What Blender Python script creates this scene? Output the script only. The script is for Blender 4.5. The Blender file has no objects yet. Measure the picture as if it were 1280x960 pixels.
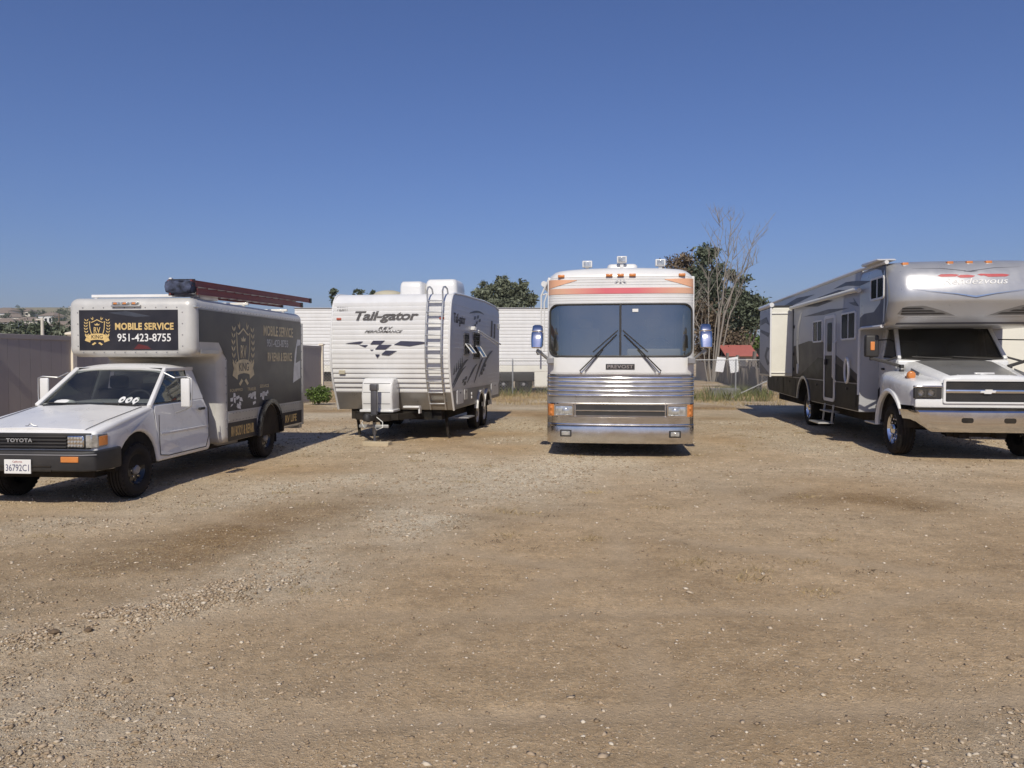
import bpy, bmesh, math, random
import numpy as np
from mathutils import Vector, Matrix
R = math.radians
PI = math.pi
random.seed(7); np.random.seed(7)
S = bpy.context.scene
C = S.collection

# ------------------------------------------------------------ camera, sky, sun, exposure
CAM_H = 1.636
F_PX = 961.0                      # focal length in pixels of the 1280 wide photograph
cam = bpy.data.cameras.new('camera'); cam_o = bpy.data.objects.new('camera', cam); C.objects.link(cam_o)
cam.sensor_width = 36.0; cam.lens = 36.0 * F_PX / 1280.0
cam.clip_start = 0.05; cam.clip_end = 9000
cam_o.location = (0, 0, CAM_H)
cam_o.rotation_euler = (R(90) - math.atan(32 / F_PX), 0, 0)
S.camera = cam_o

SUN_EL, SUN_AZ = 42.0, 6.2         # the sun stands behind the camera, a little to its left
w = bpy.data.worlds.new('World'); S.world = w; w.use_nodes = True
nt = w.node_tree; nt.nodes.clear()
sky = nt.nodes.new('ShaderNodeTexSky'); sky.sky_type = 'NISHITA'; sky.sun_disc = False
sky.sun_elevation = R(SUN_EL); sky.sun_rotation = R(180 + SUN_AZ)
sky.altitude = 400; sky.air_density = 1.2; sky.dust_density = 1.4; sky.ozone_density = 9.0
bg = nt.nodes.new('ShaderNodeBackground'); bg.inputs['Strength'].default_value = 0.077
wo = nt.nodes.new('ShaderNodeOutputWorld')
tint = nt.nodes.new('ShaderNodeMix'); tint.data_type = 'RGBA'; tint.blend_type = 'MULTIPLY'; tint.inputs[0].default_value = 1
tint.inputs[7].default_value = (0.97, 0.92, 1.14, 1)      # the photograph's white balance, over the whole sky
nt.links.new(sky.outputs[0], tint.inputs[6]); nt.links.new(tint.outputs[2], bg.inputs[0]); nt.links.new(bg.outputs[0], wo.inputs[0])

sd = bpy.data.lights.new('sun', 'SUN'); sd.energy = 3.9; sd.angle = R(0.53); sd.color = (1.0, 0.935, 0.80)
so = bpy.data.objects.new('sun', sd); C.objects.link(so)
to_sun = Vector((-math.sin(R(SUN_AZ)) * math.cos(R(SUN_EL)), -math.cos(R(SUN_AZ)) * math.cos(R(SUN_EL)), math.sin(R(SUN_EL))))
so.rotation_euler = to_sun.to_track_quat('Z', 'Y').to_euler(); so.location = (-5, -20, 20)
S.view_settings.view_transform = 'Standard'; S.view_settings.look = 'None'
S.render.engine = 'CYCLES'; S.cycles.max_bounces = 6; S.cycles.diffuse_bounces = 3; S.cycles.glossy_bounces = 3; S.cycles.volume_bounces = 0
S.view_settings.exposure = 0.0; S.view_settings.gamma = 1.0

# ------------------------------------------------------------ materials
def mat(name, col, rough=0.5, metal=0.0, var=0.08, scale=3.0, bump=0.0, bscale=60.0, coat=0.0, dust=0.0,
        dust_col=(0.30, 0.23, 0.16), spec=0.5, rvar=0.08, coords='Object', streak=None, island=0.0, emis=None):
    m = bpy.data.materials.new(name); m.use_nodes = True
    n = m.node_tree.nodes; l = m.node_tree.links
    p = n['Principled BSDF']
    p.inputs['Metallic'].default_value = metal
    p.inputs['Specular IOR Level'].default_value = spec
    p.inputs['Coat Weight'].default_value = coat; p.inputs['Coat Roughness'].default_value = 0.06
    tc = n.new('ShaderNodeTexCoord')
    vec = tc.outputs[coords]
    if streak:
        mp = n.new('ShaderNodeMapping'); mp.inputs['Scale'].default_value = streak
        l.new(vec, mp.inputs[0]); vec = mp.outputs[0]
    nz = n.new('ShaderNodeTexNoise'); nz.inputs['Scale'].default_value = scale; nz.inputs['Detail'].default_value = 6
    nz.inputs['Roughness'].default_value = 0.62
    l.new(vec, nz.inputs['Vector'])
    rp = n.new('ShaderNodeMapRange'); rp.inputs[1].default_value = 0.3; rp.inputs[2].default_value = 0.7
    rp.inputs[3].default_value = 1 - var; rp.inputs[4].default_value = 1 + var
    l.new(nz.outputs['Fac'], rp.inputs[0])
    mx = n.new('ShaderNodeMix'); mx.data_type = 'RGBA'; mx.blend_type = 'MULTIPLY'
    mx.inputs[0].default_value = 1.0; mx.inputs[6].default_value = (*col, 1)
    l.new(rp.outputs[0], mx.inputs[7]); out = mx.outputs[2]
    if island:
        g = n.new('ShaderNodeNewGeometry'); r2 = n.new('ShaderNodeMapRange')
        r2.inputs[3].default_value = 1 - island; r2.inputs[4].default_value = 1 + island
        l.new(g.outputs['Random Per Island'], r2.inputs[0])
        m2 = n.new('ShaderNodeMix'); m2.data_type = 'RGBA'; m2.blend_type = 'MULTIPLY'; m2.inputs[0].default_value = 1
        l.new(out, m2.inputs[6]); l.new(r2.outputs[0], m2.inputs[7]); out = m2.outputs[2]
    rr = n.new('ShaderNodeMapRange'); rr.inputs[1].default_value = 0.3; rr.inputs[2].default_value = 0.7
    rr.inputs[3].default_value = max(0.02, rough - rvar); rr.inputs[4].default_value = min(1, rough + rvar)
    l.new(nz.outputs['Fac'], rr.inputs[0]); l.new(rr.outputs[0], p.inputs['Roughness'])
    if dust:
        d = n.new('ShaderNodeTexNoise'); d.inputs['Scale'].default_value = 1.7; d.inputs['Detail'].default_value = 9
        d.inputs['Roughness'].default_value = 0.7; l.new(tc.outputs['Object'], d.inputs['Vector'])
        dr = n.new('ShaderNodeMapRange'); dr.inputs[1].default_value = 0.35; dr.inputs[2].default_value = 0.8
        dr.inputs[3].default_value = 0.0; dr.inputs[4].default_value = dust; l.new(d.outputs['Fac'], dr.inputs[0])
        dm = n.new('ShaderNodeMix'); dm.data_type = 'RGBA'; dm.inputs[7].default_value = (*dust_col, 1)
        l.new(dr.outputs[0], dm.inputs[0]); l.new(out, dm.inputs[6]); out = dm.outputs[2]
    l.new(out, p.inputs['Base Color'])
    if bump:
        bn = n.new('ShaderNodeTexNoise'); bn.inputs['Scale'].default_value = bscale; bn.inputs['Detail'].default_value = 4
        l.new(vec, bn.inputs['Vector'])
        b = n.new('ShaderNodeBump'); b.inputs['Strength'].default_value = bump; b.inputs['Distance'].default_value = 0.02
        l.new(bn.outputs['Fac'], b.inputs['Height']); l.new(b.outputs[0], p.inputs['Normal'])
    if emis:
        p.inputs['Emission Color'].default_value = (*emis[0], 1); p.inputs['Emission Strength'].default_value = emis[1]
    return m

def glass(name, tint, refl=0.10, rough=0.02):
    m = bpy.data.materials.new(name); m.use_nodes = True
    n = m.node_tree.nodes; l = m.node_tree.links; n.clear()
    o = n.new('ShaderNodeOutputMaterial'); t = n.new('ShaderNodeBsdfTransparent'); t.inputs[0].default_value = (*tint, 1)
    g = n.new('ShaderNodeBsdfGlossy'); g.inputs['Roughness'].default_value = rough; g.inputs[0].default_value = (0.97, 0.97, 0.88, 1)
    f = n.new('ShaderNodeFresnel'); f.inputs[0].default_value = 1.45
    a = n.new('ShaderNodeMath'); a.operation = 'ADD'; a.inputs[1].default_value = refl; a.use_clamp = True
    l.new(f.outputs[0], a.inputs[0])
    # a thin film of dust that varies over the pane
    tc = n.new('ShaderNodeTexCoord'); nz = n.new('ShaderNodeTexNoise'); nz.inputs['Scale'].default_value = 2.5; nz.inputs['Detail'].default_value = 8
    l.new(tc.outputs['Object'], nz.inputs['Vector'])
    mr = n.new('ShaderNodeMapRange'); mr.inputs[1].default_value = 0.35; mr.inputs[2].default_value = 0.75; mr.inputs[3].default_value = 0.02; mr.inputs[4].default_value = 0.10
    l.new(nz.outputs['Fac'], mr.inputs[0])
    df = n.new('ShaderNodeBsdfDiffuse'); df.inputs[0].default_value = (0.36, 0.34, 0.31, 1)
    mx = n.new('ShaderNodeMixShader'); l.new(a.outputs[0], mx.inputs[0]); l.new(t.outputs[0], mx.inputs[1]); l.new(g.outputs[0], mx.inputs[2])
    m2 = n.new('ShaderNodeMixShader'); l.new(mr.outputs[0], m2.inputs[0]); l.new(mx.outputs[0], m2.inputs[1]); l.new(df.outputs[0], m2.inputs[2])
    l.new(m2.outputs[0], o.inputs[0])
    return m

M = {}
M['white'] = mat('white_paint', (0.72, 0.71, 0.69), 0.32, var=0.05, coat=0.25, dust=0.16)
M['gel'] = mat('white_gelcoat', (0.68, 0.675, 0.66), 0.35, var=0.04, coat=0.2, dust=0.10)
M['alum_white'] = mat('white_siding', (0.69, 0.685, 0.675), 0.42, var=0.05, dust=0.08, streak=(1, 1, .25))
M['cream'] = mat('cream_gelcoat', (0.72, 0.70, 0.62), 0.4, var=0.04, dust=0.08)
M['alum'] = mat('dull_aluminium', (0.52, 0.52, 0.51), 0.42, 0.75, var=0.10, dust=0.18, rvar=0.12)
M['boxpaint'] = mat('grey_white_box_paint', (0.57, 0.56, 0.53), 0.38, 0.15, var=0.10, dust=0.22)
M['chrome'] = mat('chrome', (0.74, 0.73, 0.72), 0.10, 1.0, var=0.08, dust=0.10, rvar=0.06, bump=0.03, bscale=9)
M['polish'] = mat('polished_steel', (0.70, 0.69, 0.68), 0.20, 1.0, var=0.12, dust=0.22, rvar=0.1, bump=0.04, bscale=7)
M['black'] = mat('black_plastic', (0.018, 0.018, 0.019), 0.55, var=0.2, dust=0.10)
M['blackgloss'] = mat('black_gloss', (0.012, 0.012, 0.014), 0.25, var=0.1, coat=0.3, dust=0.05)
M['rubber'] = mat('tyre_rubber', (0.010, 0.010, 0.011), 0.85, var=0.25, dust=0.14, bump=0.2, bscale=80, spec=0.2)
M['under'] = mat('undercarriage', (0.012, 0.012, 0.012), 0.9, var=0.4, dust=0.2, spec=0.1)
M['grey'] = mat('grey_metal', (0.26, 0.26, 0.27), 0.45, 0.3, dust=0.15)
M['slatback'] = mat('dull_steel_recess', (0.50, 0.49, 0.47), 0.32, 0.8, var=0.15, dust=0.2)
M['slat'] = mat('bright_slat', (0.88, 0.88, 0.87), 0.07, 1.0, var=0.05, dust=0.05, rvar=0.03)
M['darkgrey'] = mat('dark_grey_paint', (0.07, 0.07, 0.08), 0.35, var=0.1, coat=0.3, dust=0.12)
M['amber'] = mat('amber_lens', (0.60, 0.21, 0.05), 0.25, coat=0.5, var=0.12, dust=0.12)
M['redlens'] = mat('red_lens', (0.42, 0.09, 0.05), 0.3, coat=0.4, dust=0.15)
M['lens'] = mat('clear_lens', (0.50, 0.50, 0.48), 0.12, 0.55, var=0.4, scale=14, coat=0.8)
M['seat'] = mat('seat_fabric', (0.045, 0.045, 0.05), 0.9, var=0.2)
M['dash'] = mat('dashboard', (0.03, 0.03, 0.033), 0.7, var=0.2)
M['beige'] = mat('beige_trim', (0.42, 0.38, 0.28), 0.7, var=0.08)
M['gold'] = mat('gold_print', (0.62, 0.44, 0.18), 0.5, var=0.15, scale=6)
M['goldside'] = mat('pale_gold_print', (0.60, 0.50, 0.30), 0.5, var=0.25, scale=5)
M['whiteprint'] = mat('white_print', (0.72, 0.71, 0.68), 0.5, var=0.05)
M['greyprint'] = mat('grey_print', (0.58, 0.58, 0.58), 0.45, var=0.2, scale=8)
M['signblack'] = mat('black_sign_vinyl', (0.014, 0.014, 0.02), 0.4, var=0.3, dust=0.05)
M['redprint'] = mat('dark_red_print', (0.10, 0.018, 0.018), 0.4)
M['greyarc'] = mat('dark_grey_print', (0.045, 0.05, 0.065), 0.4, var=0.3)
M['wrap'] = mat('side_wrap_vinyl', (0.030, 0.030, 0.034), 0.42, var=0.25, dust=0.12)
M['navy'] = mat('navy_decal', (0.035, 0.036, 0.065), 0.4, var=0.15, dust=0.06)
M['brownprint'] = mat('dark_brown_decal', (0.055, 0.048, 0.045), 0.45, var=0.2)
M['trskirt'] = mat('trailer_skirt_metal', (0.24, 0.225, 0.205), 0.33, 0.45, var=0.12, dust=0.2)
M['trside'] = mat('trailer_side_siding', (0.72, 0.72, 0.73), 0.36, var=0.05, dust=0.08)
M['trdark'] = mat('trailer_side_dark_band', (0.24, 0.24, 0.25), 0.4, var=0.12, dust=0.12)
M['orange'] = mat('orange_stripe', (0.66, 0.36, 0.22), 0.4, var=0.08)
M['redstripe'] = mat('red_stripe', (0.60, 0.15, 0.15), 0.4, var=0.12)
M['silver'] = mat('silver_paint', (0.44, 0.44, 0.445), 0.34, 0.45, var=0.04, coat=0.2, dust=0.04)
M['rvgrey'] = mat('light_grey_gelcoat', (0.42, 0.425, 0.44), 0.42, 0.0, var=0.04, dust=0.06, spec=0.25)
M['rvmid'] = mat('mid_grey_gelcoat', (0.085, 0.088, 0.11), 0.42, 0.0, var=0.06, dust=0.05, spec=0.2)
M['rvdark'] = mat('charcoal_gelcoat', (0.024, 0.022, 0.021), 0.4, var=0.2, dust=0.02, spec=0.04)
M['rvbrown'] = mat('taupe_gelcoat', (0.075, 0.068, 0.064), 0.45, 0.0, var=0.1, dust=0.04, spec=0.08)
M['hoodgrey'] = mat('hood_grey', (0.20, 0.20, 0.20), 0.35, 0.2, var=0.06, coat=0.2, dust=0.15)
M['bluedec'] = mat('blue_silver_decal', (0.22, 0.30, 0.46), 0.3, 0.3)
M['reddec'] = mat('red_logo_decal', (0.45, 0.08, 0.08), 0.4)
M['ladder_red'] = mat('ladder_fibreglass_red', (0.22, 0.050, 0.050), 0.6, var=0.15, dust=0.12)
M['cloth'] = mat('dark_blue_cloth', (0.05, 0.06, 0.10), 0.95, var=0.95, scale=9, bump=0.6, bscale=20)
M['fence'] = mat('grey_vinyl_fence', (0.35, 0.31, 0.285), 0.6, var=0.05, dust=0.08)
M['post'] = mat('cream_vinyl_post', (0.78, 0.70, 0.56), 0.5, var=0.04)
M['galv'] = mat('galvanised_steel', (0.36, 0.36, 0.35), 0.5, 0.6, var=0.15)
M['wood'] = mat('weathered_wood', (0.17, 0.145, 0.125), 0.9, var=0.3, scale=4, streak=(6, 6, .6), island=0.25, bump=0.4, bscale=20)
M['woodblock'] = mat('timber_block', (0.46, 0.38, 0.26), 0.85, var=0.2, streak=(1, 8, 8), bump=0.3)
M['redroof'] = mat('red_metal_roof', (0.36, 0.11, 0.085), 0.6, var=0.12, streak=(8, 1, 1))
M['stucco'] = mat('pale_stucco', (0.58, 0.54, 0.47), 0.9, var=0.06)
M['barnwall'] = mat('tan_barn_wall', (0.38, 0.32, 0.25), 0.9, var=0.1)
M['tileroof'] = mat('brown_roof', (0.24, 0.19, 0.15), 0.9, var=0.12)
M['winglass'] = mat('dark_window', (0.012, 0.013, 0.016), 0.10, var=0.1, spec=0.02, rvar=0.03)
M['bark'] = mat('grey_brown_bark', (0.16, 0.125, 0.095), 0.95, var=0.35, scale=6, streak=(4, 4, .5), bump=0.6, bscale=12)
M['dead'] = mat('bleached_dead_wood', (0.24, 0.215, 0.185), 0.9, var=0.25, scale=4, streak=(4, 4, .5))
def leafmat(name, col, isl=0.45):
    m = mat(name, col, 0.6, var=0.25, scale=0.6, island=isl, spec=0.3)
    p = m.node_tree.nodes['Principled BSDF']
    p.inputs['Subsurface Weight'].default_value = 0.0
    return m
M['leaf_euc'] = leafmat('eucalyptus_leaf', (0.088, 0.105, 0.068))
M['leaf_pale'] = leafmat('pale_olive_leaf', (0.135, 0.150, 0.100))
M['leaf_bush'] = leafmat('bright_bush_leaf', (0.10, 0.15, 0.035))
M['leaf_far'] = leafmat('far_leaf', (0.085, 0.105, 0.065))
M['dry'] = leafmat('dry_grass', (0.34, 0.255, 0.13), 0.35)
M['weed'] = leafmat('weed_green', (0.14, 0.15, 0.06), 0.4)
M['glass_truck'] = glass('truck_glass', (0.62, 0.66, 0.66), 0.05)
M['glass_bus'] = glass('bus_windshield_glass', (0.60, 0.62, 0.62), 0.24)
M['glass_dark'] = glass('tinted_glass', (0.06, 0.065, 0.075), 0.03)
M['glass_clear'] = glass('clear_lamp_glass', (0.9, 0.9, 0.9), 0.02)
M['glass_tr'] = glass('trailer_window_glass', (0.25, 0.26, 0.27), 0.0)
M['hillmat'] = mat('dry_hill', (0.24, 0.21, 0.13), 0.95, var=0.35, scale=0.012)

# ------------------------------------------------------------ mesh helpers
def V(*a): return Vector(a)
class MB:
    def __init__(s): s.v = []; s.f = []
    def add(s, vs, fs):
        o = len(s.v); s.v += [tuple(p) for p in vs]; s.f += [tuple(i + o for i in f) for f in fs]; return s
    def box(s, x0, x1, y0, y1, z0, z1):
        return s.add([(x0,y0,z0),(x1,y0,z0),(x1,y1,z0),(x0,y1,z0),(x0,y0,z1),(x1,y0,z1),(x1,y1,z1),(x0,y1,z1)],
                     [(0,3,2,1),(4,5,6,7),(0,1,5,4),(1,2,6,5),(2,3,7,6),(3,0,4,7)])
    def prism(s, pts, axis, a0, a1):
        n = len(pts)
        def p(u, v, a): return {'x': (a,u,v), 'y': (u,a,v), 'z': (u,v,a)}[axis]
        A = [p(u,v,a0) for u,v in pts] + [p(u,v,a1) for u,v in pts]
        F = [tuple(range(n)), tuple(range(2*n-1, n-1, -1))] + [(i, i+n, (i+1) % n + n, (i+1) % n) for i in range(n)]
        return s.add(A, F)
    def frame_prism(s, pts, fr, h, base=0.0):
        o, u, v = fr; nn = u.cross(v); n = len(pts)
        A = [o + u*a + v*b + nn*base for a, b in pts] + [o + u*a + v*b + nn*(base+h) for a, b in pts]
        F = [tuple(range(n-1, -1, -1)), tuple(range(n, 2*n))] + [(i, (i+1) % n, (i+1) % n + n, i+n) for i in range(n)]
        return s.add(A, F)
    def tube(s, pts, r, n=8, closed=False):
        pts = [Vector(p) for p in pts]; k = len(pts); rs = r if isinstance(r, (list, tuple)) else [r]*k
        vs = []; up = None
        for i, p in enumerate(pts):
            if closed: t = pts[(i+1) % k] - pts[i-1]
            else: t = pts[min(i+1, k-1)] - pts[max(i-1, 0)]
            t.normalize()
            if up is None:
                up = Vector((0,0,1)) if abs(t.z) < 0.9 else Vector((1,0,0))
            a = t.cross(up)
            if a.length < 1e-4: a = t.cross(Vector((0.3,1,0.2)))
            a.normalize(); b = a.cross(t).normalized(); up = b
            for j in range(n):
                q = 2*PI*j/n; vs.append(p + a*(rs[i]*math.cos(q)) + b*(rs[i]*math.sin(q)))
        fs = []
        m = k if closed else k-1
        for i in range(m):
            i2 = (i+1) % k
            for j in range(n):
                fs.append((i*n+j, i*n+(j+1) % n, i2*n+(j+1) % n, i2*n+j))
        if not closed:
            fs.append(tuple(range(n-1, -1, -1))); fs.append(tuple((k-1)*n+j for j in range(n)))
        return s.add(vs, fs)
    def lathe(s, prof, c, axis='x', n=32, sgn=1, closed=False, cap0=True):
        # prof: (radius, offset along axis)
        vs = []; k = len(prof)
        for r, t in prof:
            for j in range(n):
                q = 2*PI*j/n; a, b = r*math.cos(q), r*math.sin(q)
                vs.append({'x': (c[0]+sgn*t, c[1]+a, c[2]+b), 'y': (c[0]+a, c[1]+sgn*t, c[2]+b), 'z': (c[0]+a, c[1]+b, c[2]+sgn*t)}[axis])
        fs = []
        for i in range(k if closed else k-1):
            i2 = (i+1) % k
            for j in range(n):
                fs.append((i*n+j, i*n+(j+1) % n, i2*n+(j+1) % n, i2*n+j))
        if not closed and cap0: fs.append(tuple(range(n-1, -1, -1)))
        if not closed: fs.append(tuple((k-1)*n+j for j in range(n)))
        return s.add(vs, fs)
    def loft(s, rings, cap=True, closed=True):
        n = len(rings[0]); vs = [p for r in rings for p in r]; fs = []
        for i in range(len(rings)-1):
            for j in range(n if closed else n-1):
                fs.append((i*n+j, i*n+(j+1) % n, (i+1)*n+(j+1) % n, (i+1)*n+j))
        if cap:
            fs.append(tuple(range(n-1, -1, -1))); fs.append(tuple((len(rings)-1)*n+j for j in range(n)))
        return s.add(vs, fs)
    def beam(s, p, q, w, h, up=(0,0,1)):
        p, q = Vector(p), Vector(q); t = (q-p).normalized(); a = t.cross(Vector(up))
        if a.length < 1e-4: a = t.cross(Vector((1,0,0)))
        a.normalize(); b = a.cross(t).normalized(); a *= w/2; b *= h/2
        return s.add([p-a-b, p+a-b, p+a+b, p-a+b, q-a-b, q+a-b, q+a+b, q-a+b],
                     [(0,1,2,3),(7,6,5,4),(0,4,5,1),(1,5,6,2),(2,6,7,3),(3,7,4,0)])
    def slab(s, pts, th):
        pts = [Vector(p) for p in pts]; nn = (pts[1]-pts[0]).cross(pts[2]-pts[0]).normalized()*th; n = len(pts)
        return s.add(pts + [p-nn for p in pts], [tuple(range(n)), tuple(range(2*n-1, n-1, -1))] + [(i, i+n, (i+1) % n+n, (i+1) % n) for i in range(n)])
    def warp(s, fn):
        s.v = [tuple(fn(*p)) for p in s.v]; return s

def link(o, parent):
    C.objects.link(o)
    if parent is not None: o.parent = parent
    return o
def build(mb, name, m, parent=None, bevel=0.0, seg=2, smooth=True, ang=35, kind=None, fix=True):
    me = bpy.data.meshes.new(name); me.from_pydata(mb.v, [], mb.f); me.update()
    if fix:
        bm = bmesh.new(); bm.from_mesh(me); bmesh.ops.recalc_face_normals(bm, faces=bm.faces); bm.to_mesh(me); bm.free()
    me.materials.append(M[m] if isinstance(m, str) else m)
    if smooth:
        me.shade_smooth(); me.set_sharp_from_angle(angle=R(ang))
    o = bpy.data.objects.new(name, me); link(o, parent)
    if bevel:
        b = o.modifiers.new('bevel', 'BEVEL'); b.width = bevel; b.segments = seg; b.limit_method = 'ANGLE'; b.angle_limit = R(32)
        b.harden_normals = False
        if seg >= 3:
            me.set_sharp_from_angle(angle=R(180))
    if kind: o['kind'] = kind
    return o
def bx(name, m, parent, x0, x1, y0, y1, z0, z1, bevel=0.006, seg=2, **k):
    return build(MB().box(x0,x1,y0,y1,z0,z1), name, m, parent, bevel, seg, **k)
def thing(name, label, cat, loc=(0,0,0), rz=0.0, group=None):
    o = bpy.data.objects.new(name, None); o.empty_display_size = 0.2; C.objects.link(o)
    o.location = loc; o.rotation_euler = (0,0,rz); o['label'] = label; o['category'] = cat
    if group: o['group'] = group
    return o
def tag(o, label, cat, group=None):
    o['label'] = label; o['category'] = cat
    if group: o['group'] = group
    return o
def FR(o): return (Vector(o), V(1,0,0), V(0,0,1))       # faces the front (-y)
def RT(o): return (Vector(o), V(0,1,0), V(0,0,1))       # faces right (+x)
def LT(o): return (Vector(o), V(0,-1,0), V(0,0,1))      # faces left (-x)
def flat(name, polys, fr, m, parent, h=0.003, base=0.0):
    mb = MB()
    for p in polys: mb.frame_prism(p, fr, h, base)
    return build(mb, name, m, parent, smooth=False, fix=True)
def rect(x0, x1, y0, y1): return [(x0,y0),(x1,y0),(x1,y1),(x0,y1)]
def rrect(x0, x1, y0, y1, r, n=4):
    o = []
    for cx, cy, a in ((x1-r,y0+r,-90),(x1-r,y1-r,0),(x0+r,y1-r,90),(x0+r,y0+r,180)):
        for i in range(n+1):
            q = R(a+90*i/n); o.append((cx+r*math.cos(q), cy+r*math.sin(q)))
    return o
def ring_strip(outer, inner):
    n = len(outer)
    return [[outer[i], outer[(i+1) % n], inner[(i+1) % n], inner[i]] for i in range(n)]
def text(name, body, fr, m, parent, width, height, h=0.002, shear=0.0, bold=0.0, space=1.0, center=True):
    cu = bpy.data.curves.new('t', 'FONT'); cu.body = body; cu.size = 1; cu.shear = shear; cu.offset = bold
    cu.resolution_u = 3; cu.space_character = space; cu.extrude = 0.5
    t = bpy.data.objects.new('t', cu); C.objects.link(t)
    dg = bpy.context.evaluated_depsgraph_get(); me = bpy.data.meshes.new_from_object(t.evaluated_get(dg))
    bpy.data.objects.remove(t); bpy.data.curves.remove(cu)
    n = len(me.vertices); co = np.empty(n*3); me.vertices.foreach_get('co', co); co = co.reshape(-1, 3)
    a, b = co.min(0), co.max(0)
    co[:,0] = (co[:,0]-(a[0]+b[0])/2)/(b[0]-a[0])*width
    co[:,1] = (co[:,1]-(a[1]+b[1])/2)/(b[1]-a[1])*height
    co[:,2] = (co[:,2]+0.5)*h
    o, u, v = fr; nn = u.cross(v)
    P = np.outer(co[:,0], u) + np.outer(co[:,1], v) + np.outer(co[:,2], nn) + np.array(o)
    me.vertices.foreach_set('co', P.ravel()); me.update(); me.name = name
    me.materials.clear(); me.materials.append(M[m])
    ob = bpy.data.objects.new(name, me); link(ob, parent); return ob
def arc(cx, cz, r, a0, a1, n=12):
    return [(cx + r*math.cos(R(a0+(a1-a0)*i/n)), cz + r*math.sin(R(a0+(a1-a0)*i/n))) for i in range(n+1)]

_wheel_cache = {}
def wheel(parent, loc, Rt, wd, rim_r, side, style='steel'):
    """an empty part 'wheel' with tyre, rim and hub sub-parts; side is +1 when the outer face looks to +x"""
    e = bpy.data.objects.new('wheel', None); e.empty_display_size = 0.1; link(e, parent); e.location = loc
    key = (Rt, wd, rim_r, style)
    if key not in _wheel_cache:
        h = wd/2
        t = MB()
        prof = [(rim_r-.005, -h*.75), (rim_r+.02, -h*.95), ((rim_r+Rt)/2, -h*1.05), (Rt-.035, -h*.98), (Rt-.008, -h*.82)]
        g = [-.55, -.2, .2, .55]
        for c in g:
            prof += [(Rt, h*(c-.09)), (Rt-.013, h*(c-.055)), (Rt-.013, h*(c+.055)), (Rt, h*(c+.09))]
        prof += [(Rt-.008, h*.82), (Rt-.035, h*.98), ((rim_r+Rt)/2+.004, h*1.05), ((rim_r+Rt)/2-.004, h*1.05), (rim_r+.02, h*.95), (rim_r-.005, h*.75)]
        t.lathe(prof, (0,0,0), 'x', 40, closed=True)
        nl = 34
        for i in range(nl):                                     # shoulder lugs
            q = 2*PI*i/nl; 
            for sx in (-1, 1):
                c, s_ = math.cos(q), math.sin(q)
                rr = Rt - .006
                t.beam((sx*h*.66, rr*c, rr*s_), (sx*h*.97, (rr-.02)*c, (rr-.02)*s_), .028*Rt/.33, .018, up=(0, c, s_))
        tm = build(t, 'tyre', 'rubber', None, fix=True); C.objects.unlink(tm)
        r = MB()
        if style == 'steel':
            r.lathe([(rim_r, h*.7), (rim_r-.012, h*.78), (rim_r-.022, h*.6), (rim_r-.05, h*.42), (rim_r*.5, h*.55), (rim_r*.42, h*.5), (.05, h*.52), (.0, h*.52)], (0,0,0), 'x', 32, cap0=False)
            for i in range(8):
                q = 2*PI*i/8; r.lathe([(.018, 0), (.016, .006), (0.0, .006)], (h*.5, rim_r*.68*math.cos(q), rim_r*.68*math.sin(q)), 'x', 8)
        else:
            r.lathe([(rim_r+.008, h*.72), (rim_r-.004, h*.86), (rim_r-.02, h*.55), (rim_r-.035, -h*.1), (rim_r*.80, -h*.2), (rim_r*.62, h*.12), (rim_r*.45, h*.2), (0.0, h*.2)], (0,0,0), 'x', 36, cap0=False)
            for i in range(10):
                q = 2*PI*i/10; cy, cz = rim_r*.66*math.cos(q), rim_r*.66*math.sin(q)
                r.lathe([(.020, h*.05), (.019, h*.5), (.012, h*.58), (0, h*.58)], (0, cy, cz), 'x', 8)
        rm = build(r, 'rim', {'steel': 'blackgloss', 'chrome': 'chrome', 'white': 'white'}[style], None); C.objects.unlink(rm)
        hb = MB().lathe([(rim_r*.32, h*.15), (rim_r*.32, h*.72), (rim_r*.24, h*.92), (0, h*.97)], (0,0,0), 'x', 20)
        hm = build(hb, 'hub', {'steel': 'grey', 'chrome': 'chrome', 'white': 'grey'}[style], None); C.objects.unlink(hm)
        ln = []
        for i in range(6):
            q = 2*PI*i/6
            b_ = MB().lathe([(.012, h*.5), (.012, h*.66), (.007, h*.68), (0, h*.68)], (0, rim_r*.47*math.cos(q), rim_r*.47*math.sin(q)), 'x', 6)
            lo = build(b_, 'lug_nut', 'chrome', None); C.objects.unlink(lo); ln.append(lo)
        _wheel_cache[key] = [tm, rm, hm] + ln
    for src in _wheel_cache[key]:
        c = src.copy(); link(c, e)
    e.rotation_euler = (0, 0, 0 if side > 0 else PI)
    return e

def arch_liner(parent, yc, zc, r, x0, x1, a0=0, a1=180):
    """dark inner skin of a wheel arch"""
    o = arc(yc, zc, r, a0, a1, 18); i = arc(yc, zc, r-.012, a0, a1, 18); mb = MB()
    for k in range(18):
        mb.prism([o[k], o[k+1], i[k+1], i[k]], 'x', x0, x1)
    return build(mb, 'arch_liner', 'under', parent)

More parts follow.
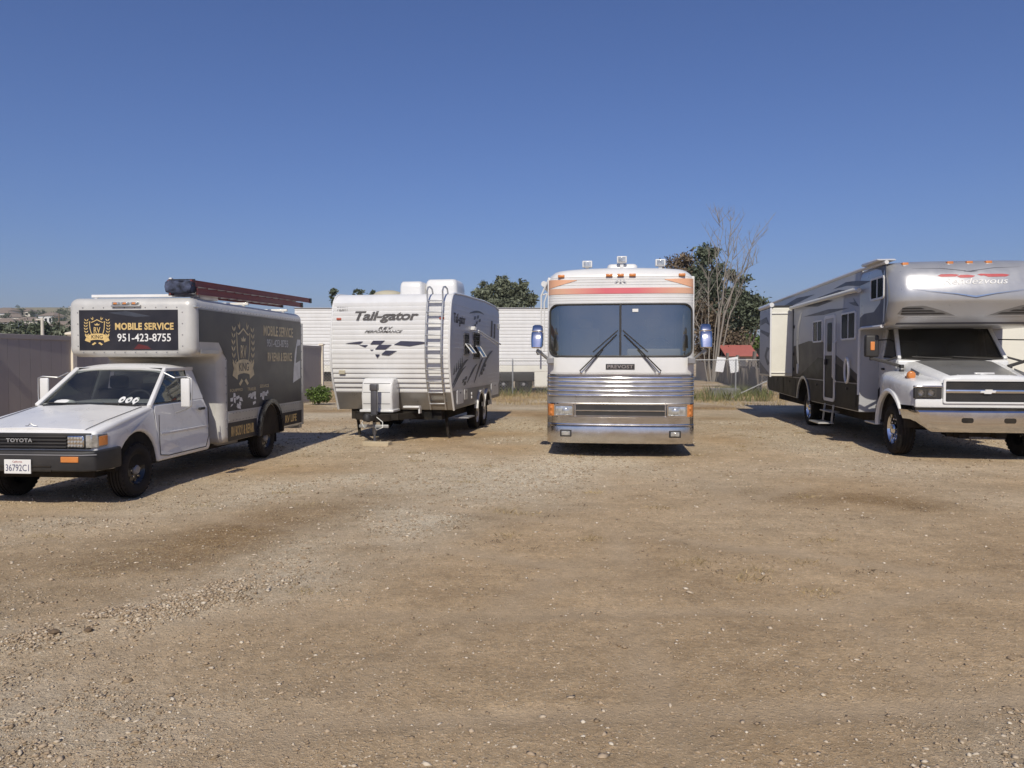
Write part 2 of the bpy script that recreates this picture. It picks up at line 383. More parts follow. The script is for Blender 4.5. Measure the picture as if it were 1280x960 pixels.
# ------------------------------------------------------------ numpy mesh builders and the ground
def mesh_np(name, verts, faces, m, parent=None, smooth=False, kind=None):
    me = bpy.data.meshes.new(name); k = faces.shape[1]; nf = faces.shape[0]
    me.vertices.add(len(verts)); me.vertices.foreach_set('co', np.ascontiguousarray(verts, dtype=np.float32).ravel())
    me.loops.add(nf*k); me.loops.foreach_set('vertex_index', np.ascontiguousarray(faces, dtype=np.int32).ravel())
    me.polygons.add(nf); me.polygons.foreach_set('loop_start', np.arange(0, nf*k, k, dtype=np.int32))
    me.update(calc_edges=True); me.validate()
    if smooth: me.shade_smooth()
    me.materials.append(M[m] if isinstance(m, str) else m)
    o = bpy.data.objects.new(name, me); link(o, parent)
    if kind: o['kind'] = kind
    return o
rng = np.random.default_rng(11)
_lat = {}
def vnoise(x, y, sc, seed):
    """smooth value noise, about -1..1"""
    if seed not in _lat: _lat[seed] = np.random.default_rng(seed).uniform(-1, 1, (256, 256))
    L = _lat[seed]; u = np.asarray(x)/sc; v = np.asarray(y)/sc
    i = np.floor(u).astype(int); j = np.floor(v).astype(int); fu = u-i; fv = v-j
    fu = fu*fu*(3-2*fu); fv = fv*fv*(3-2*fv)
    g = lambda a, b: L[a % 256, b % 256]
    return (g(i,j)*(1-fu)+g(i+1,j)*fu)*(1-fv) + (g(i,j+1)*(1-fu)+g(i+1,j+1)*fu)*fv
def seg_dist(x, y, a, b):
    ax, ay = a; bx_, by = b; dx, dy = bx_-ax, by-ay; t = np.clip(((x-ax)*dx+(y-ay)*dy)/(dx*dx+dy*dy), 0, 1)
    return np.hypot(x-ax-t*dx, y-ay-t*dy)
def gravel_mask(x, y):
    m = 0.95*np.exp(-(seg_dist(x, y, (-2.75, 4.4), (-1.9, 5.4))/0.33)**2)
    m = np.maximum(m, 0.95*np.exp(-(seg_dist(x, y, (-1.8, 5.6), (-0.4, 9.6))/0.62)**2))
    m = np.maximum(m, 0.9*np.exp(-(seg_dist(x, y, (-0.4, 9.6), (1.0, 12.2))/1.3)**2))
    m = np.maximum(m, 0.75*np.exp(-(seg_dist(x, y, (-4.8, 7.0), (-2.2, 10.5))/0.45)**2))
    m = np.maximum(m, 0.6*np.exp(-(seg_dist(x, y, (-3.9, 4.6), (-2.6, 3.6))/0.7)**2))
    m = np.maximum(m, 0.55*np.exp(-(seg_dist(x, y, (-3.2, 3.0), (-2.0, 3.2))/0.8)**2))
    m = np.maximum(m, 0.55*np.exp(-(seg_dist(x, y, (2.2, 2.9), (3.2, 3.6))/0.5)**2))
    m = m*(0.65+0.5*vnoise(x, y, 0.7, 3)+0.25*vnoise(x, y, 0.22, 4))
    m = m + 0.14*np.clip(vnoise(x, y, 1.9, 5)+0.2, 0, 1) + np.clip((y-7)/5, 0, 1)*0.46*(0.75+vnoise(x, y, 1.4, 6))
    return np.clip(m, 0, 1)
def straw_mask(x, y):
    m = 1.0*np.exp(-(seg_dist(x, y, (-3.6, 5.2), (-1.6, 8.9))/0.70)**2)
    m = np.maximum(m, 0.75*np.exp(-(seg_dist(x, y, (3.0, 9.4), (4.4, 8.6))/0.6)**2))
    m = np.maximum(m, 0.6*np.exp(-(seg_dist(x, y, (-.6, 7.6), (.3, 8.4))/0.35)**2))
    m = np.maximum(m, 0.6*np.exp(-(seg_dist(x, y, (-4.6, 5.4), (-3.0, 6.4))/0.6)**2))
    m = np.maximum(m, np.clip((y-15)/12, 0, 0.9))
    m = m*(0.85+0.55*vnoise(x, y, 0.9, 8)+0.45*vnoise(x, y, 0.28, 9)+0.25*vnoise(x, y, 0.11, 10))
    return np.clip(m*1.25, 0, 1)
TRACKS = [[(-2.6,1.2),(-1.4,4.2),(0.6,7.6),(3.4,10.6),(6.6,12.6)], [(1.2,1.2),(1.5,4.5),(1.75,8.5),(2.2,12.0)], [(5.2,2.6),(3.2,5.0),(0.2,7.0),(-2.8,8.6),(-5.2,8.9)], [(-5.0,3.2),(-2.0,4.1),(2.0,4.3),(6.0,5.4)]]
def track_mask(x, y):
    m = np.zeros_like(np.asarray(x, float))
    for k, tr in enumerate(TRACKS):
        for off in (-.72, .72):
            d = np.full(m.shape, 9.0)
            for (ax, ay), (bx2, by2) in zip(tr, tr[1:]):
                L_ = math.hypot(bx2-ax, by2-ay); nx_, ny_ = -(by2-ay)/L_*off, (bx2-ax)/L_*off
                d = np.minimum(d, seg_dist(x, y, (ax+nx_, ay+ny_), (bx2+nx_, by2+ny_)))
            d = d+.05*vnoise(x, y, .6, 30+k)
            m = np.maximum(m, np.exp(-(d/.13)**4)*np.clip(.55+.7*vnoise(x, y, 1.3, 40+k), 0, 1))
    return m
def gz(x, y):
    x = np.asarray(x, dtype=float); y = np.asarray(y, dtype=float)
    near = np.exp(-np.maximum(0, y-9)/9.0)
    z = 0.012*vnoise(x, y, 1.7, 21) + near*(0.008*vnoise(x, y, 0.45, 22) + 0.005*vnoise(x, y, 0.16, 23))
    z = z - near*0.012*track_mask(x, y)
    z = z + 0.045*np.exp(-(seg_dist(x, y, (-2.75, 4.4), (-2.0, 5.3))/0.28)**2)
    return z - 0.006
ys = [-6.0, -3, -1, 0.3]; y = 0.9
while y < 5000:
    ys.append(y); y += max(0.03, 0.011*y) if y < 70 else 0.12*y
ys = np.array(ys)
xs = np.sinh(np.linspace(-1, 1, 381)*7.2); xs = xs/xs.max()*4200
X, Y = np.meshgrid(xs, ys)
Z = np.where((Y > 0) & (Y < 60) & (np.abs(X) < 60), gz(X, Y), -0.006)
nr, ncol = X.shape
idx = np.arange(nr*ncol).reshape(nr, ncol)
F = np.stack([idx[:-1,:-1], idx[:-1,1:], idx[1:,1:], idx[1:,:-1]], -1).reshape(-1, 4)

def ground_material():
    m = bpy.data.materials.new('dirt_and_gravel'); m.use_nodes = True
    n = m.node_tree.nodes; l = m.node_tree.links; p = n['Principled BSDF']
    p.inputs['Roughness'].default_value = 0.95; p.inputs['Specular IOR Level'].default_value = 0.15
    tc = n.new('ShaderNodeTexCoord')
    def noise(sc, det=6, rough=0.6):
        t = n.new('ShaderNodeTexNoise'); t.inputs['Scale'].default_value = sc; t.inputs['Detail'].default_value = det
        t.inputs['Roughness'].default_value = rough; l.new(tc.outputs['Object'], t.inputs['Vector']); return t.outputs['Fac']
    def mr(src, a, b, c=0.0, d=1.0):
        t = n.new('ShaderNodeMapRange'); t.inputs[1].default_value = a; t.inputs[2].default_value = b
        t.inputs[3].default_value = c; t.inputs[4].default_value = d; l.new(src, t.inputs[0]); return t.outputs[0]
    def mix(f, a, b, mode='MIX'):
        t = n.new('ShaderNodeMix'); t.data_type = 'RGBA'; t.blend_type = mode
        for s_, i in ((f, 0), (a, 6), (b, 7)):
            if isinstance(s_, (int, float)): t.inputs[i].default_value = s_
            elif isinstance(s_, tuple): t.inputs[i].default_value = (*s_, 1)
            else: l.new(s_, t.inputs[i])
        return t.outputs[2]
    def attr(nm):
        t = n.new('ShaderNodeAttribute'); t.attribute_name = nm; return t.outputs['Fac']
    def mul(a, b):
        t = n.new('ShaderNodeMath'); t.operation = 'MULTIPLY'
        for s_, i in ((a, 0), (b, 1)):
            if isinstance(s_, (int, float)): t.inputs[i].default_value = s_
            else: l.new(s_, t.inputs[i])
        return t.outputs[0]
    gm, sm = attr('gravel'), attr('straw')
    c = mix(mr(noise(0.55, 7), 0.35, 0.68), (0.414, 0.292, 0.176), (0.504, 0.364, 0.227))
    c = mix(mr(noise(2.3, 8, 0.7), 0.42, 0.72, 0, 0.6), c, (0.338, 0.231, 0.136))
    c = mix(mul(sm, mr(noise(5, 8, 0.7), 0.25, 0.55, 0.5, 1.0)), c, (0.215, 0.130, 0.062))
    c = mix(mul(sm, mr(noise(45, 3, 0.8), 0.52, 0.68)), c, (0.483, 0.347, 0.164))
    c = mix(mul(gm, mr(noise(9, 6, 0.7), 0.25, 0.6, 0.5, 1.0)), c, (0.66, 0.58, 0.46))
    # pebbles of two sizes, each with its own tone
    def pebbles(sc, th, amt):
        v = n.new('ShaderNodeTexVoronoi'); v.inputs['Scale'].default_value = sc; l.new(tc.outputs['Object'], v.inputs['Vector'])
        sep = n.new('ShaderNodeSeparateColor'); l.new(v.outputs['Color'], sep.inputs[0])
        on = mr(sep.outputs[0], th, th+0.02); body = mr(v.outputs['Distance'], 0.52, 0.36)
        tone = mix(sep.outputs[1], (0.34, 0.26, 0.18), (0.64, 0.55, 0.43))
        return mul(mul(on, body), amt), tone, v.outputs['Distance']
    fac, tone, d1 = pebbles(70, 0.72, mr(gm, 0, 0.6, 0.45, 1.0)); c = mix(fac, c, tone)
    fac2, tone2, d2 = pebbles(150, 0.55, mr(gm, 0, 0.6, 0.4, 0.95)); c = mix(fac2, c, tone2)
    c = mix(1.0, c, mr(noise(220, 3, 0.8), 0.25, 0.75, 0.66, 1.34), 'MULTIPLY')
    c = mix(1.0, c, mr(noise(26, 8, 0.8), 0.28, 0.72, 0.70, 1.34), 'MULTIPLY')
    c = mix(1.0, c, mr(noise(7, 8, 0.75), 0.3, 0.7, 0.82, 1.18), 'MULTIPLY')
    c = mix(1.0, c, mr(noise(1.1, 6, 0.7), 0.3, 0.7, 0.88, 1.10), 'MULTIPLY')
    # faint tyre tracks: noise drawn out along the way vehicles swing through the yard
    mp = n.new('ShaderNodeMapping'); mp.inputs['Rotation'].default_value = (0, 0, R(-16)); mp.inputs['Scale'].default_value = (0.5, 5.5, 1)
    l.new(tc.outputs['Object'], mp.inputs[0]); tn = n.new('ShaderNodeTexNoise'); tn.inputs['Scale'].default_value = 1.0; tn.inputs['Detail'].default_value = 5
    c = mix(mul(attr('track'), 0.55), c, (0.485, 0.375, 0.265))
    l.new(mp.outputs[0], tn.inputs['Vector']); c = mix(1.0, c, mr(tn.outputs['Fac'], 0.3, 0.7, 0.945, 1.05), 'MULTIPLY')
    c = mix(1.0, c, (1.14, 1.13, 1.06), 'MULTIPLY')
    l.new(c, p.inputs['Base Color'])
    h = n.new('ShaderNodeMath'); h.operation = 'ADD'; l.new(noise(38, 8, 0.75), h.inputs[0]); l.new(mul(fac, 0.5), h.inputs[1])
    h2 = n.new('ShaderNodeMath'); h2.operation = 'ADD'; l.new(h.outputs[0], h2.inputs[0]); l.new(mul(fac2, 0.3), h2.inputs[1])
    b = n.new('ShaderNodeBump'); b.inputs['Strength'].default_value = 0.8; b.inputs['Distance'].default_value = 0.03
    l.new(h2.outputs[0], b.inputs['Height']); l.new(b.outputs[0], p.inputs['Normal'])
    return m
M['ground'] = ground_material()
ground = mesh_np('ground', np.stack([X, Y, Z], -1).reshape(-1, 3), F, 'ground', smooth=True, kind='structure')
for nm, fn in (('gravel', gravel_mask), ('straw', straw_mask), ('track', track_mask)):
    a = ground.data.attributes.new(nm, 'FLOAT', 'POINT')
    a.data.foreach_set('value', fn(X, Y).astype(np.float32).ravel())

# loose stones: real little rocks, too many to count
def stone_material():
    m = bpy.data.materials.new('loose_stone'); m.use_nodes = True
    n = m.node_tree.nodes; l = m.node_tree.links; p = n['Principled BSDF']; p.inputs['Roughness'].default_value = 0.95
    p.inputs['Specular IOR Level'].default_value = 0.15
    g = n.new('ShaderNodeNewGeometry'); r = n.new('ShaderNodeValToRGB')
    e = r.color_ramp.elements; e[0].position = 0; e[0].color = (0.26, 0.19, 0.12, 1); e[1].position = 1; e[1].color = (0.64, 0.56, 0.44, 1)
    for pos, col in ((0.35, (0.38, 0.285, 0.19, 1)), (0.75, (0.46, 0.36, 0.25, 1))):
        x = e.new(pos); x.color = col
    l.new(g.outputs['Random Per Island'], r.inputs[0]); l.new(r.outputs[0], p.inputs['Base Color'])
    return m
M['stone'] = stone_material()
def stones(name, px, py, size, kind='stuff', sink=0.25):
    n = len(px)
    base = np.array([[1,0,0],[-1,0,0],[0,1,0],[0,-1,0],[0,0,1],[0,0,-1]], float)
    base = np.concatenate([base, np.array([[.62,.62,.45],[-.62,.62,.45],[-.62,-.62,.45],[.62,-.62,.45]])])
    tri = np.array([[0,6,4],[6,2,4],[2,7,4],[7,1,4],[1,8,4],[8,3,4],[3,9,4],[9,0,4],[0,2,6],[2,1,7],[1,3,8],[3,0,9],[2,0,5],[1,2,5],[3,1,5],[0,3,5]])
    P = base[None]*(1+rng.uniform(-.42, .38, (n, 10, 1)))+rng.uniform(-.18, .18, (n, 10, 3))
    sc = np.stack([rng.uniform(.7, 1.6, n), rng.uniform(.6, 1.1, n), rng.uniform(.3, .75, n)], -1)
    P = P*sc[:,None,:]*size[:,None,None]
    a = rng.uniform(0, 2*PI, n); c, s_ = np.cos(a)[:,None], np.sin(a)[:,None]
    Q = P.copy(); Q[...,0] = P[...,0]*c-P[...,1]*s_; Q[...,1] = P[...,0]*s_+P[...,1]*c
    Q[...,0] += px[:,None]; Q[...,1] += py[:,None]; Q[...,2] += (gz(px, py)+size*sc[:,2]*(0.5-sink))[:,None]
    fs = (tri[None]+10*np.arange(n)[:,None,None]).reshape(-1, 3)
    return mesh_np(name, Q.reshape(-1, 3), fs, 'stone', kind=kind)
def scatter(n, ymin, ymax, dens, pw=1.6):
    out_x, out_y = [], []; tot = 0
    while tot < n:
        yy = ymin*(ymax/ymin)**(rng.uniform(0, 1, 60000)**pw) if pw != 1.6 else ymin*np.exp(rng.uniform(0, 1, 60000)*np.log(ymax/ymin))
        xx = rng.uniform(-0.78, 0.78, 60000)*yy
        k = rng.uniform(0, 1, 60000) < dens(xx, yy)
        out_x.append(xx[k]); out_y.append(yy[k]); tot += k.sum()
    return np.concatenate(out_x)[:n], np.concatenate(out_y)[:n]
px, py = scatter(82000, 2.1, 21, lambda x, y: (0.08+0.92*gravel_mask(x, y)**1.3)*(1-.7*track_mask(x, y)))
g = stones('gravel', px, py, np.clip(rng.lognormal(math.log(0.0042), 0.5, 82000), 0.0018, 0.014)*(0.75+py/12))
tag(g, 'pale loose gravel scattered over the brown dirt yard', 'gravel')
px, py = scatter(900, 2.3, 9, lambda x, y: 0.15+0.85*gravel_mask(x, y))
g = stones('loose_stones', px, py, np.clip(rng.lognormal(math.log(0.010), 0.35, 900), 0.006, 0.022))
tag(g, 'larger loose stones lying singly on the dirt yard', 'stones')
# the little heap of broken grey stone beside the brown weeds
t_ = rng.uniform(0, 1, 5200); px = -2.8+t_*0.95+rng.normal(0, .16, 5200)*(.5+t_); py = 4.40+t_*1.0+rng.normal(0, .17, 5200)*(.5+t_)
k = vnoise(px, py, .21, 77)+.5*vnoise(px, py, .09, 78) > -.25; px, py = px[k], py[k]
g = stones('stone_heap', px, py, np.clip(rng.lognormal(math.log(0.0062), 0.45, len(px)), 0.003, 0.017), sink=0.25)
tag(g, 'low heap of broken pale stone in the dirt yard', 'stone heap')
for i, (sx, sy, ss, lb) in enumerate(((-2.66, 4.42, .024, 'dark rough clod at the end of the stone heap'), (-2.50, 4.49, .021, 'dark rough clod lying against the stone heap'),
                         (0.0, 0, 0, ''))):
    if ss:
        mb = MB(); rr = random.Random(i); n_ = 12; rings = []
        for a in range(1, 6):
            ph = PI*a/6; rings.append([(ss*1.2*math.sin(ph)*math.cos(2*PI*k/n_)*rr.uniform(.65, 1.3), ss*math.sin(ph)*math.sin(2*PI*k/n_)*rr.uniform(.8, 1.2), ss*.7*math.cos(ph)*rr.uniform(.85, 1.15)) for k in range(n_)])
        mb.loft(rings)
        M.setdefault('clod', mat('dark_clod', (0.13, 0.09, 0.055), 0.95, var=0.3, scale=20, bump=0.5, bscale=30))
        o = build(mb, 'clod', 'clod', None); o.location = (sx, sy, float(gz(sx, sy))+ss*.5); tag(o, lb, 'clod')

# dry grass, weeds
def blades(name, px, py, hgt, wid, m, label, lean=0.5, cat='grass'):
    n = len(px); a = rng.uniform(0, 2*PI, n); l_ = rng.uniform(0, lean, n)*hgt; b = rng.uniform(0, 2*PI, n)
    z0 = gz(px, py)-0.01; dx, dy = np.cos(a)*wid/2, np.sin(a)*wid/2
    P = np.stack([np.stack([px-dx, py-dy, z0], -1), np.stack([px+dx, py+dy, z0], -1),
                  np.stack([px+dx*.6+l_*.45*np.cos(b), py+dy*.6+l_*.45*np.sin(b), z0+hgt*.6], -1),
                  np.stack([px+l_*np.cos(b), py+l_*np.sin(b), z0+hgt], -1)], 1)
    o = mesh_np(name, P.reshape(-1, 3), np.arange(n*4).reshape(n, 4), m, kind='stuff')
    tag(o, label, cat); return o
n = 26000; py = rng.uniform(24, 40, n); px = rng.uniform(-0.26, 0.36, n)*py
k = (vnoise(px, py, 1.3, 41) + (py-30)/10 > -0.25); px, py = px[k], py[k]
blades('dry_grass', px, py, rng.uniform(.06, .24, len(px))*np.clip((py-20)/12, .3, 1.0), rng.uniform(.01, .022, len(px)), 'dry', 'dry straw coloured grass along the back fence line')
n = 9000; py = rng.uniform(29, 38, n); px = rng.uniform(-0.02, 0.34, n)*py
k = vnoise(px, py, 1.6, 44) > 0.05; px, py = px[k], py[k]
blades('weeds', px, py, rng.uniform(.12, .5, len(px)), rng.uniform(.012, .03, len(px)), 'weed', 'green weeds growing at the foot of the chain link fence', cat='weeds')
n = 5200; t_ = rng.integers(0, 46, n); cx = rng.uniform(-.62, .5, 46); cy = rng.uniform(5.2, 17, 46); cx = cx*cy
px = cx[t_]+rng.normal(0, .09, n); py = cy[t_]+rng.normal(0, .06, n)
blades('dead_weed_tufts', px, py, rng.uniform(.006, .045, n), rng.uniform(.004, .009, n), 'dry', 'small flattened tufts of dead weed on the dirt', 1.6, 'weeds')

M['twig'] = leafmat('dead_twig', (0.105, 0.075, 0.045), 0.4)
n = 4200; nt_ = 120; t_ = rng.integers(0, nt_, n); cy = 5.5*np.exp(rng.uniform(0, 1, nt_)*math.log(20/5.5)); cx = rng.uniform(-.6, .55, nt_)*cy
px = cx[t_]+rng.normal(0, .05, n)*rng.uniform(.4, 2.2, n); py = cy[t_]+rng.normal(0, .035, n)
blades('dead_twigs', px, py, rng.uniform(.005, .03, n), rng.uniform(.004, .010, n), 'twig', 'dark broken twigs and dead stalks strewn over the dirt', 2.2, 'twigs')

# ------------------------------------------------------------ the pickup with the box body
def emblem(parent, fr, s, gold, dark):
    """shield with laurel leaves, a crown over RV and a KING banner, s metres tall"""
    o, u, v = fr
    def T(p): return [(a*s, b*s) for a, b in p]
    sh = [(-.27,.30),(-.20,.27),(-.12,.30),(0,.36),(.12,.30),(.20,.27),(.27,.30),(.25,.05),(.20,-.12),(.12,-.22),(0,-.28),(-.12,-.22),(-.20,-.12),(-.25,.05)]
    inn = [(a*.90, b*.92+.003) for a, b in sh]
    polys = [T(q) for q in ring_strip(sh, inn)]
    for sg in (-1, 1):
        for i in range(7):
            t = i/6; bx_, by = sg*(.33+.05*math.sin(t*2.6)-.10*max(0, .25-t)), -.26+.56*t
            for out in (1, -1):
                a = math.atan2(.8, sg*.75*out); L_, W_ = .105, .035
                c, q = math.cos(a), math.sin(a)
                polys.append(T([(bx_, by), (bx_+c*L_*.5-q*W_*.5, by+q*L_*.5+c*W_*.5), (bx_+c*L_, by+q*L_), (bx_+c*L_*.5+q*W_*.5, by+q*L_*.5-c*W_*.5)]))
        for a0 in (60, 100):
            c, q = math.cos(R(90-sg*(a0-55))), math.sin(R(90-sg*(a0-55)))
            bx_, by = sg*.13, .33
            polys.append(T([(bx_, by), (bx_+c*.06-q*.014, by+q*.06+c*.014), (bx_+c*.12, by+q*.12), (bx_+c*.06+q*.014, by+q*.06-c*.014)]))
        polys.append(T([(sg*.22,-.18),(sg*.42,-.13),(sg*.37,-.22),(sg*.42,-.32),(sg*.24,-.38),(sg*.22,-.28)]))
        polys.append(T([(sg*.03,-.40),(sg*.14,-.47),(sg*.19,-.44),(sg*.09,-.37)]))
    polys.append(T([(-.09,.22),(-.07,.165),(.07,.165),(.09,.22),(.045,.195),(0,.24),(-.045,.195)]))
    e = flat('emblem', polys, fr, gold, parent, 0.002)
    ban = T([(-.29,-.14),(-.15,-.10),(0,-.09),(.15,-.10),(.29,-.14),(.29,-.33),(.15,-.30),(0,-.29),(-.15,-.30),(-.29,-.33)])
    b = flat('banner', [ban], fr, gold, e, 0.004)
    nn = u.cross(v)
    text('lettering', 'KING', (o+v*(-.20*s)+nn*.0042, u, v), dark, e, .38*s, .12*s, .0015, bold=.01)
    text('lettering', 'RV', (o+v*(.015*s)+nn*.0005, u, v), gold, e, .22*s, .19*s, .003, bold=.01)
    return e

def truck_fit(T):
    """lengths of cab and box, read from where the wheels and corners stand in the yard"""
    ky, kv = [0, 1.9, 2.2, 2.84, 3.1, 6.9, 9.0], [0, 1.84, 2.05, 2.60, 2.86, 6.1, 8.0]
    def walk(o):
        for c in o.children:
            if c.name.split('.')[0] == 'wheel':
                c.location.y = float(np.interp(c.location.y, ky, kv)); continue
            if c.type == 'MESH':
                me = c.data; co = np.empty(len(me.vertices)*3); me.vertices.foreach_get('co', co); co = co.reshape(-1, 3)
                co[:,2] -= np.where(co[:,2] > .42, .035*np.clip(1-co[:,1]/1.25, 0, 1), 0)
                co[:,1] = np.where(co[:,1] > 0, np.interp(co[:,1], ky, kv), co[:,1])
                me.vertices.foreach_set('co', co.ravel()); me.update()
            walk(c)
    walk(T)
def build_truck():
    T = thing('box_pickup_truck', 'white pickup truck with aluminium box body and RV mobile service lettering', 'truck', (-5.30, 8.28, 0), -R(5))
    HW = .835
    prof = [(.10,.44),(.085,.68),(.085,.85),(.13,.882),(.55,.955),(1.24,1.045),(1.36,1.062),(2.84,1.085),(2.86,.95),(2.84,.42),(2.78,.36),(1.30,.36)]
    prof += [(y_, z_) for y_, z_ in arc(.86,.36,.425,0,180,14)][1:-1] + [(.43,.40)]
    b = MB().prism(prof, 'x', -HW, HW)
    def wp(x, y, z):
        f = 1.0
        if y < .7: f -= .055*((.7-y)/.7)**1.5
        if z > .78: f -= .12*((z-.78)/.3)**1.6
        return x*f, y, z
    b.warp(wp)
    body = build(b, 'body', 'white', T, 0.035, 4)
    bx('chassis', 'under', T, -.60, .60, .35, 6.6, .30, .60, 0)
    bx('engine_bay', 'under', T, -.70, .70, .20, 1.35, .44, .80, 0)
    for sg in (-1, 1): build(MB().prism([(y_, z_) for y_, z_ in arc(.86,.36,.432,0,180,14)], 'x', *sorted((sg*.56, sg*.80))), 'wheel_well', 'under', T)
    for sg in (-1, 1): arch_liner(T, .86, .36, .424, *sorted((sg*.5, sg*.79)))
    # bonnet panel with its centre crease
    hp = MB(); nx, ny = 13, 8; g_ = []
    for j in range(ny):
        yy = .135+1.08*j/(ny-1); hw = .66-.03*(1-j/(ny-1))
        for i in range(nx):
            xx = -hw+2*hw*i/(nx-1); q = xx/hw
            g_.append((xx, yy+.0*q, .889+.163*((yy-.13)/1.1)**.92+.018*(1-q*q)+.006*math.exp(-(q/.10)**2)-.0*q))
    n0 = len(g_); low = [(a, c_, d-.035) for a, c_, d in g_]
    fs = []
    for j in range(ny-1):
        for i in range(nx-1):
            a = j*nx+i; fs += [(a, a+1, a+nx+1, a+nx), (n0+a, n0+a+nx, n0+a+nx+1, n0+a+1)]
    per = [i for i in range(nx)] + [j*nx+nx-1 for j in range(1, ny)] + [(ny-1)*nx+i for i in range(nx-2, -1, -1)] + [j*nx for j in range(ny-2, 0, -1)]
    for k in range(len(per)): a, c_ = per[k], per[(k+1) % len(per)]; fs.append((a, n0+a, n0+c_, c_))
    hp.add(g_+low, fs); hood = build(hp, 'hood', 'white', T, 0.006)
    for sg in (-1, 1): build(MB().tube([(sg*.645,.14,.893),(sg*.66,.5,.957),(sg*.675,1.2,1.047)], .004, 6), 'hood_seam', 'black', hood)
    em = MB().tube([(-.07,.16,.925),(-.03,.155,.93),(0,.15,.955),(.03,.155,.93),(.07,.16,.925)], .005, 6)
    build(em, 'hood_ornament', 'alum', hood)
    bx('cowl_vent', 'black', T, -.60, .60, 1.19, 1.29, 1.045, 1.062, .004)
    # front: black grille, lamps, bumper
    bx('grille_panel', 'black', T, -.74, .74, .062, .10, .685, .858, .008)
    for k in range(4):
        bx('grille_slat', 'black', T, -.48, .48, .040, .064, .703+.037*k, .716+.037*k, .003)
    text('lettering', 'TOYOTA', FR((-.05,.038,.782)), 'alum', T, .30, .042, .006, bold=.03, space=1.1)
    for sg in (-1, 1):
        x0, x1 = sorted((sg*.495, sg*.685))
        h = bx('headlight', 'chrome', T, x0, x1, .035, .07, .705, .835, .012)
        led = MB()
        for r_ in range(3):
            for c_ in range(5):
                led.lathe([(.016,0),(.013,.008),(0,.009)], (x0+.024+.0355*c_, .036, .728+.042*r_), 'y', 8, sgn=-1)
        build(led, 'lamp_cells', 'lens', h)
        cl = MB().prism([(sg*.70,.045),(sg*.765,.05),(sg*.805,.10),(sg*.815,.27),(sg*.78,.27),(sg*.70,.10)], 'z', .70, .845)
        c = build(cl, 'corner_lamp', 'lens', T, .008)
        ca = MB().prism([(sg*.790,.095),(sg*.806,.118),(sg*.822,.262),(sg*.80,.262)], 'z', .715, .82)
        build(ca, 'amber_lens', 'amber', c, .004)
    bp = [(-.86,.46),(-.87,.18),(-.82,.03),(-.70,-.03),(.70,-.03),(.82,.03),(.87,.18),(.86,.46),(.80,.46),(.78,.10),(-.78,.10),(-.80,.46)]
    bm_ = MB().prism(bp, 'z', .42, .672); bump = build(bm_, 'bumper', 'black', T, .018, 3)
    bx('air_slot', 'under', bump, -.45, .36, -.038, -.02, .455, .475, .003)
    bx('air_slot', 'under', bump, -.45, .36, -.038, -.02, .50, .52, .003)
    build(MB().prism([(-.84,.02),(-.70,-.038),(.70,-.038),(.84,.02),(.84,.03),(.70,-.03),(-.70,-.03),(-.84,.03)], 'z', .630, .640), 'trim', 'grey', bump)
    for sg in (-1, 1):
        x0, x1 = sorted((sg*.47, sg*.67)); bx('bumper_lamp', 'amber', bump, x0, x1, -.042, -.02, .555, .618, .006)
    pl = bx('license_plate', 'whiteprint', T, -.165, .140, -.052, -.042, .432, .585, .004)
    M['plateink'] = mat('plate_ink', (0.05, 0.05, 0.13), 0.5); M['platered'] = mat('plate_red', (0.35, 0.05, 0.05), 0.5)
    text('lettering', '36792C1', FR((-.0125,-.0525,.496)), 'plateink', pl, .265, .072, .001)
    text('lettering', 'California', FR((-.0125,-.0525,.562)), 'platered', pl, .11, .020, .001)
    # cab: roof, pillars, glass
    r_ = MB(); nx, ny = 13, 9; top = []; bot = []
    for j in range(ny):
        t = j/(ny-1); yy = 1.86+.90*t; hw = .605+.01*math.sin(PI*t)
        for i in range(nx):
            q = -1+2*i/(nx-1); z_ = 1.492+.05*(1-abs(q)**3.2)+.028*math.sin(PI*min(1, t*.9+.06))-(0.03 if j == 0 else 0)
            top.append((hw*q, yy-.03*(1-q*q)*(1-t), z_)); bot.append((hw*q*.97, yy+.01-.03*(1-q*q)*(1-t), z_-.03))
    fs = []; n0 = nx*ny
    for j in range(ny-1):
        for i in range(nx-1):
            a = j*nx+i; fs += [(a, a+1, a+nx+1, a+nx), (n0+a, n0+a+nx, n0+a+nx+1, n0+a+1)]
    per = [i for i in range(nx)] + [j*nx+nx-1 for j in range(1, ny)] + [(ny-1)*nx+i for i in range(nx-2, -1, -1)] + [j*nx for j in range(ny-2, 0, -1)]
    for k in range(len(per)): a, c_ = per[k], per[(k+1) % len(per)]; fs.append((a, n0+a, n0+c_, c_))
    r_.add(top+bot, fs); build(r_, 'roof', 'white', T, 0, ang=50)
    for sg in (-1, 1):
        p = MB().beam((sg*.735,1.27,1.045), (sg*.60,1.90,1.50), .055, .05, up=(0,1,0)); build(p, 'pillar', 'white', T, .012, 3)
        p = MB().slab([(sg*.735,2.46,1.07),(sg*.735,2.84,1.07),(sg*.605,2.75,1.50),(sg*.605,2.50,1.50)], .035*sg); build(p, 'rear_pillar', 'white', T, .01)
        p = MB().beam((sg*.605,1.88,1.493), (sg*.605,2.76,1.498), .04, .05); build(p, 'roof_rail', 'white', T, .012)
        wdw = MB().slab([(sg*.728,1.36,1.07),(sg*.728,2.47,1.075),(sg*.607,2.51,1.485),(sg*.603,1.93,1.485)], .006*sg)
        build(wdw, 'side_window', 'glass_truck', T, smooth=False)
        fm = MB().tube([(sg*.731,1.37,1.075),(sg*.731,2.46,1.08),(sg*.611,2.50,1.48),(sg*.606,1.94,1.48)], .009, 6, closed=True)
        build(fm, 'window_seal', 'black', T)
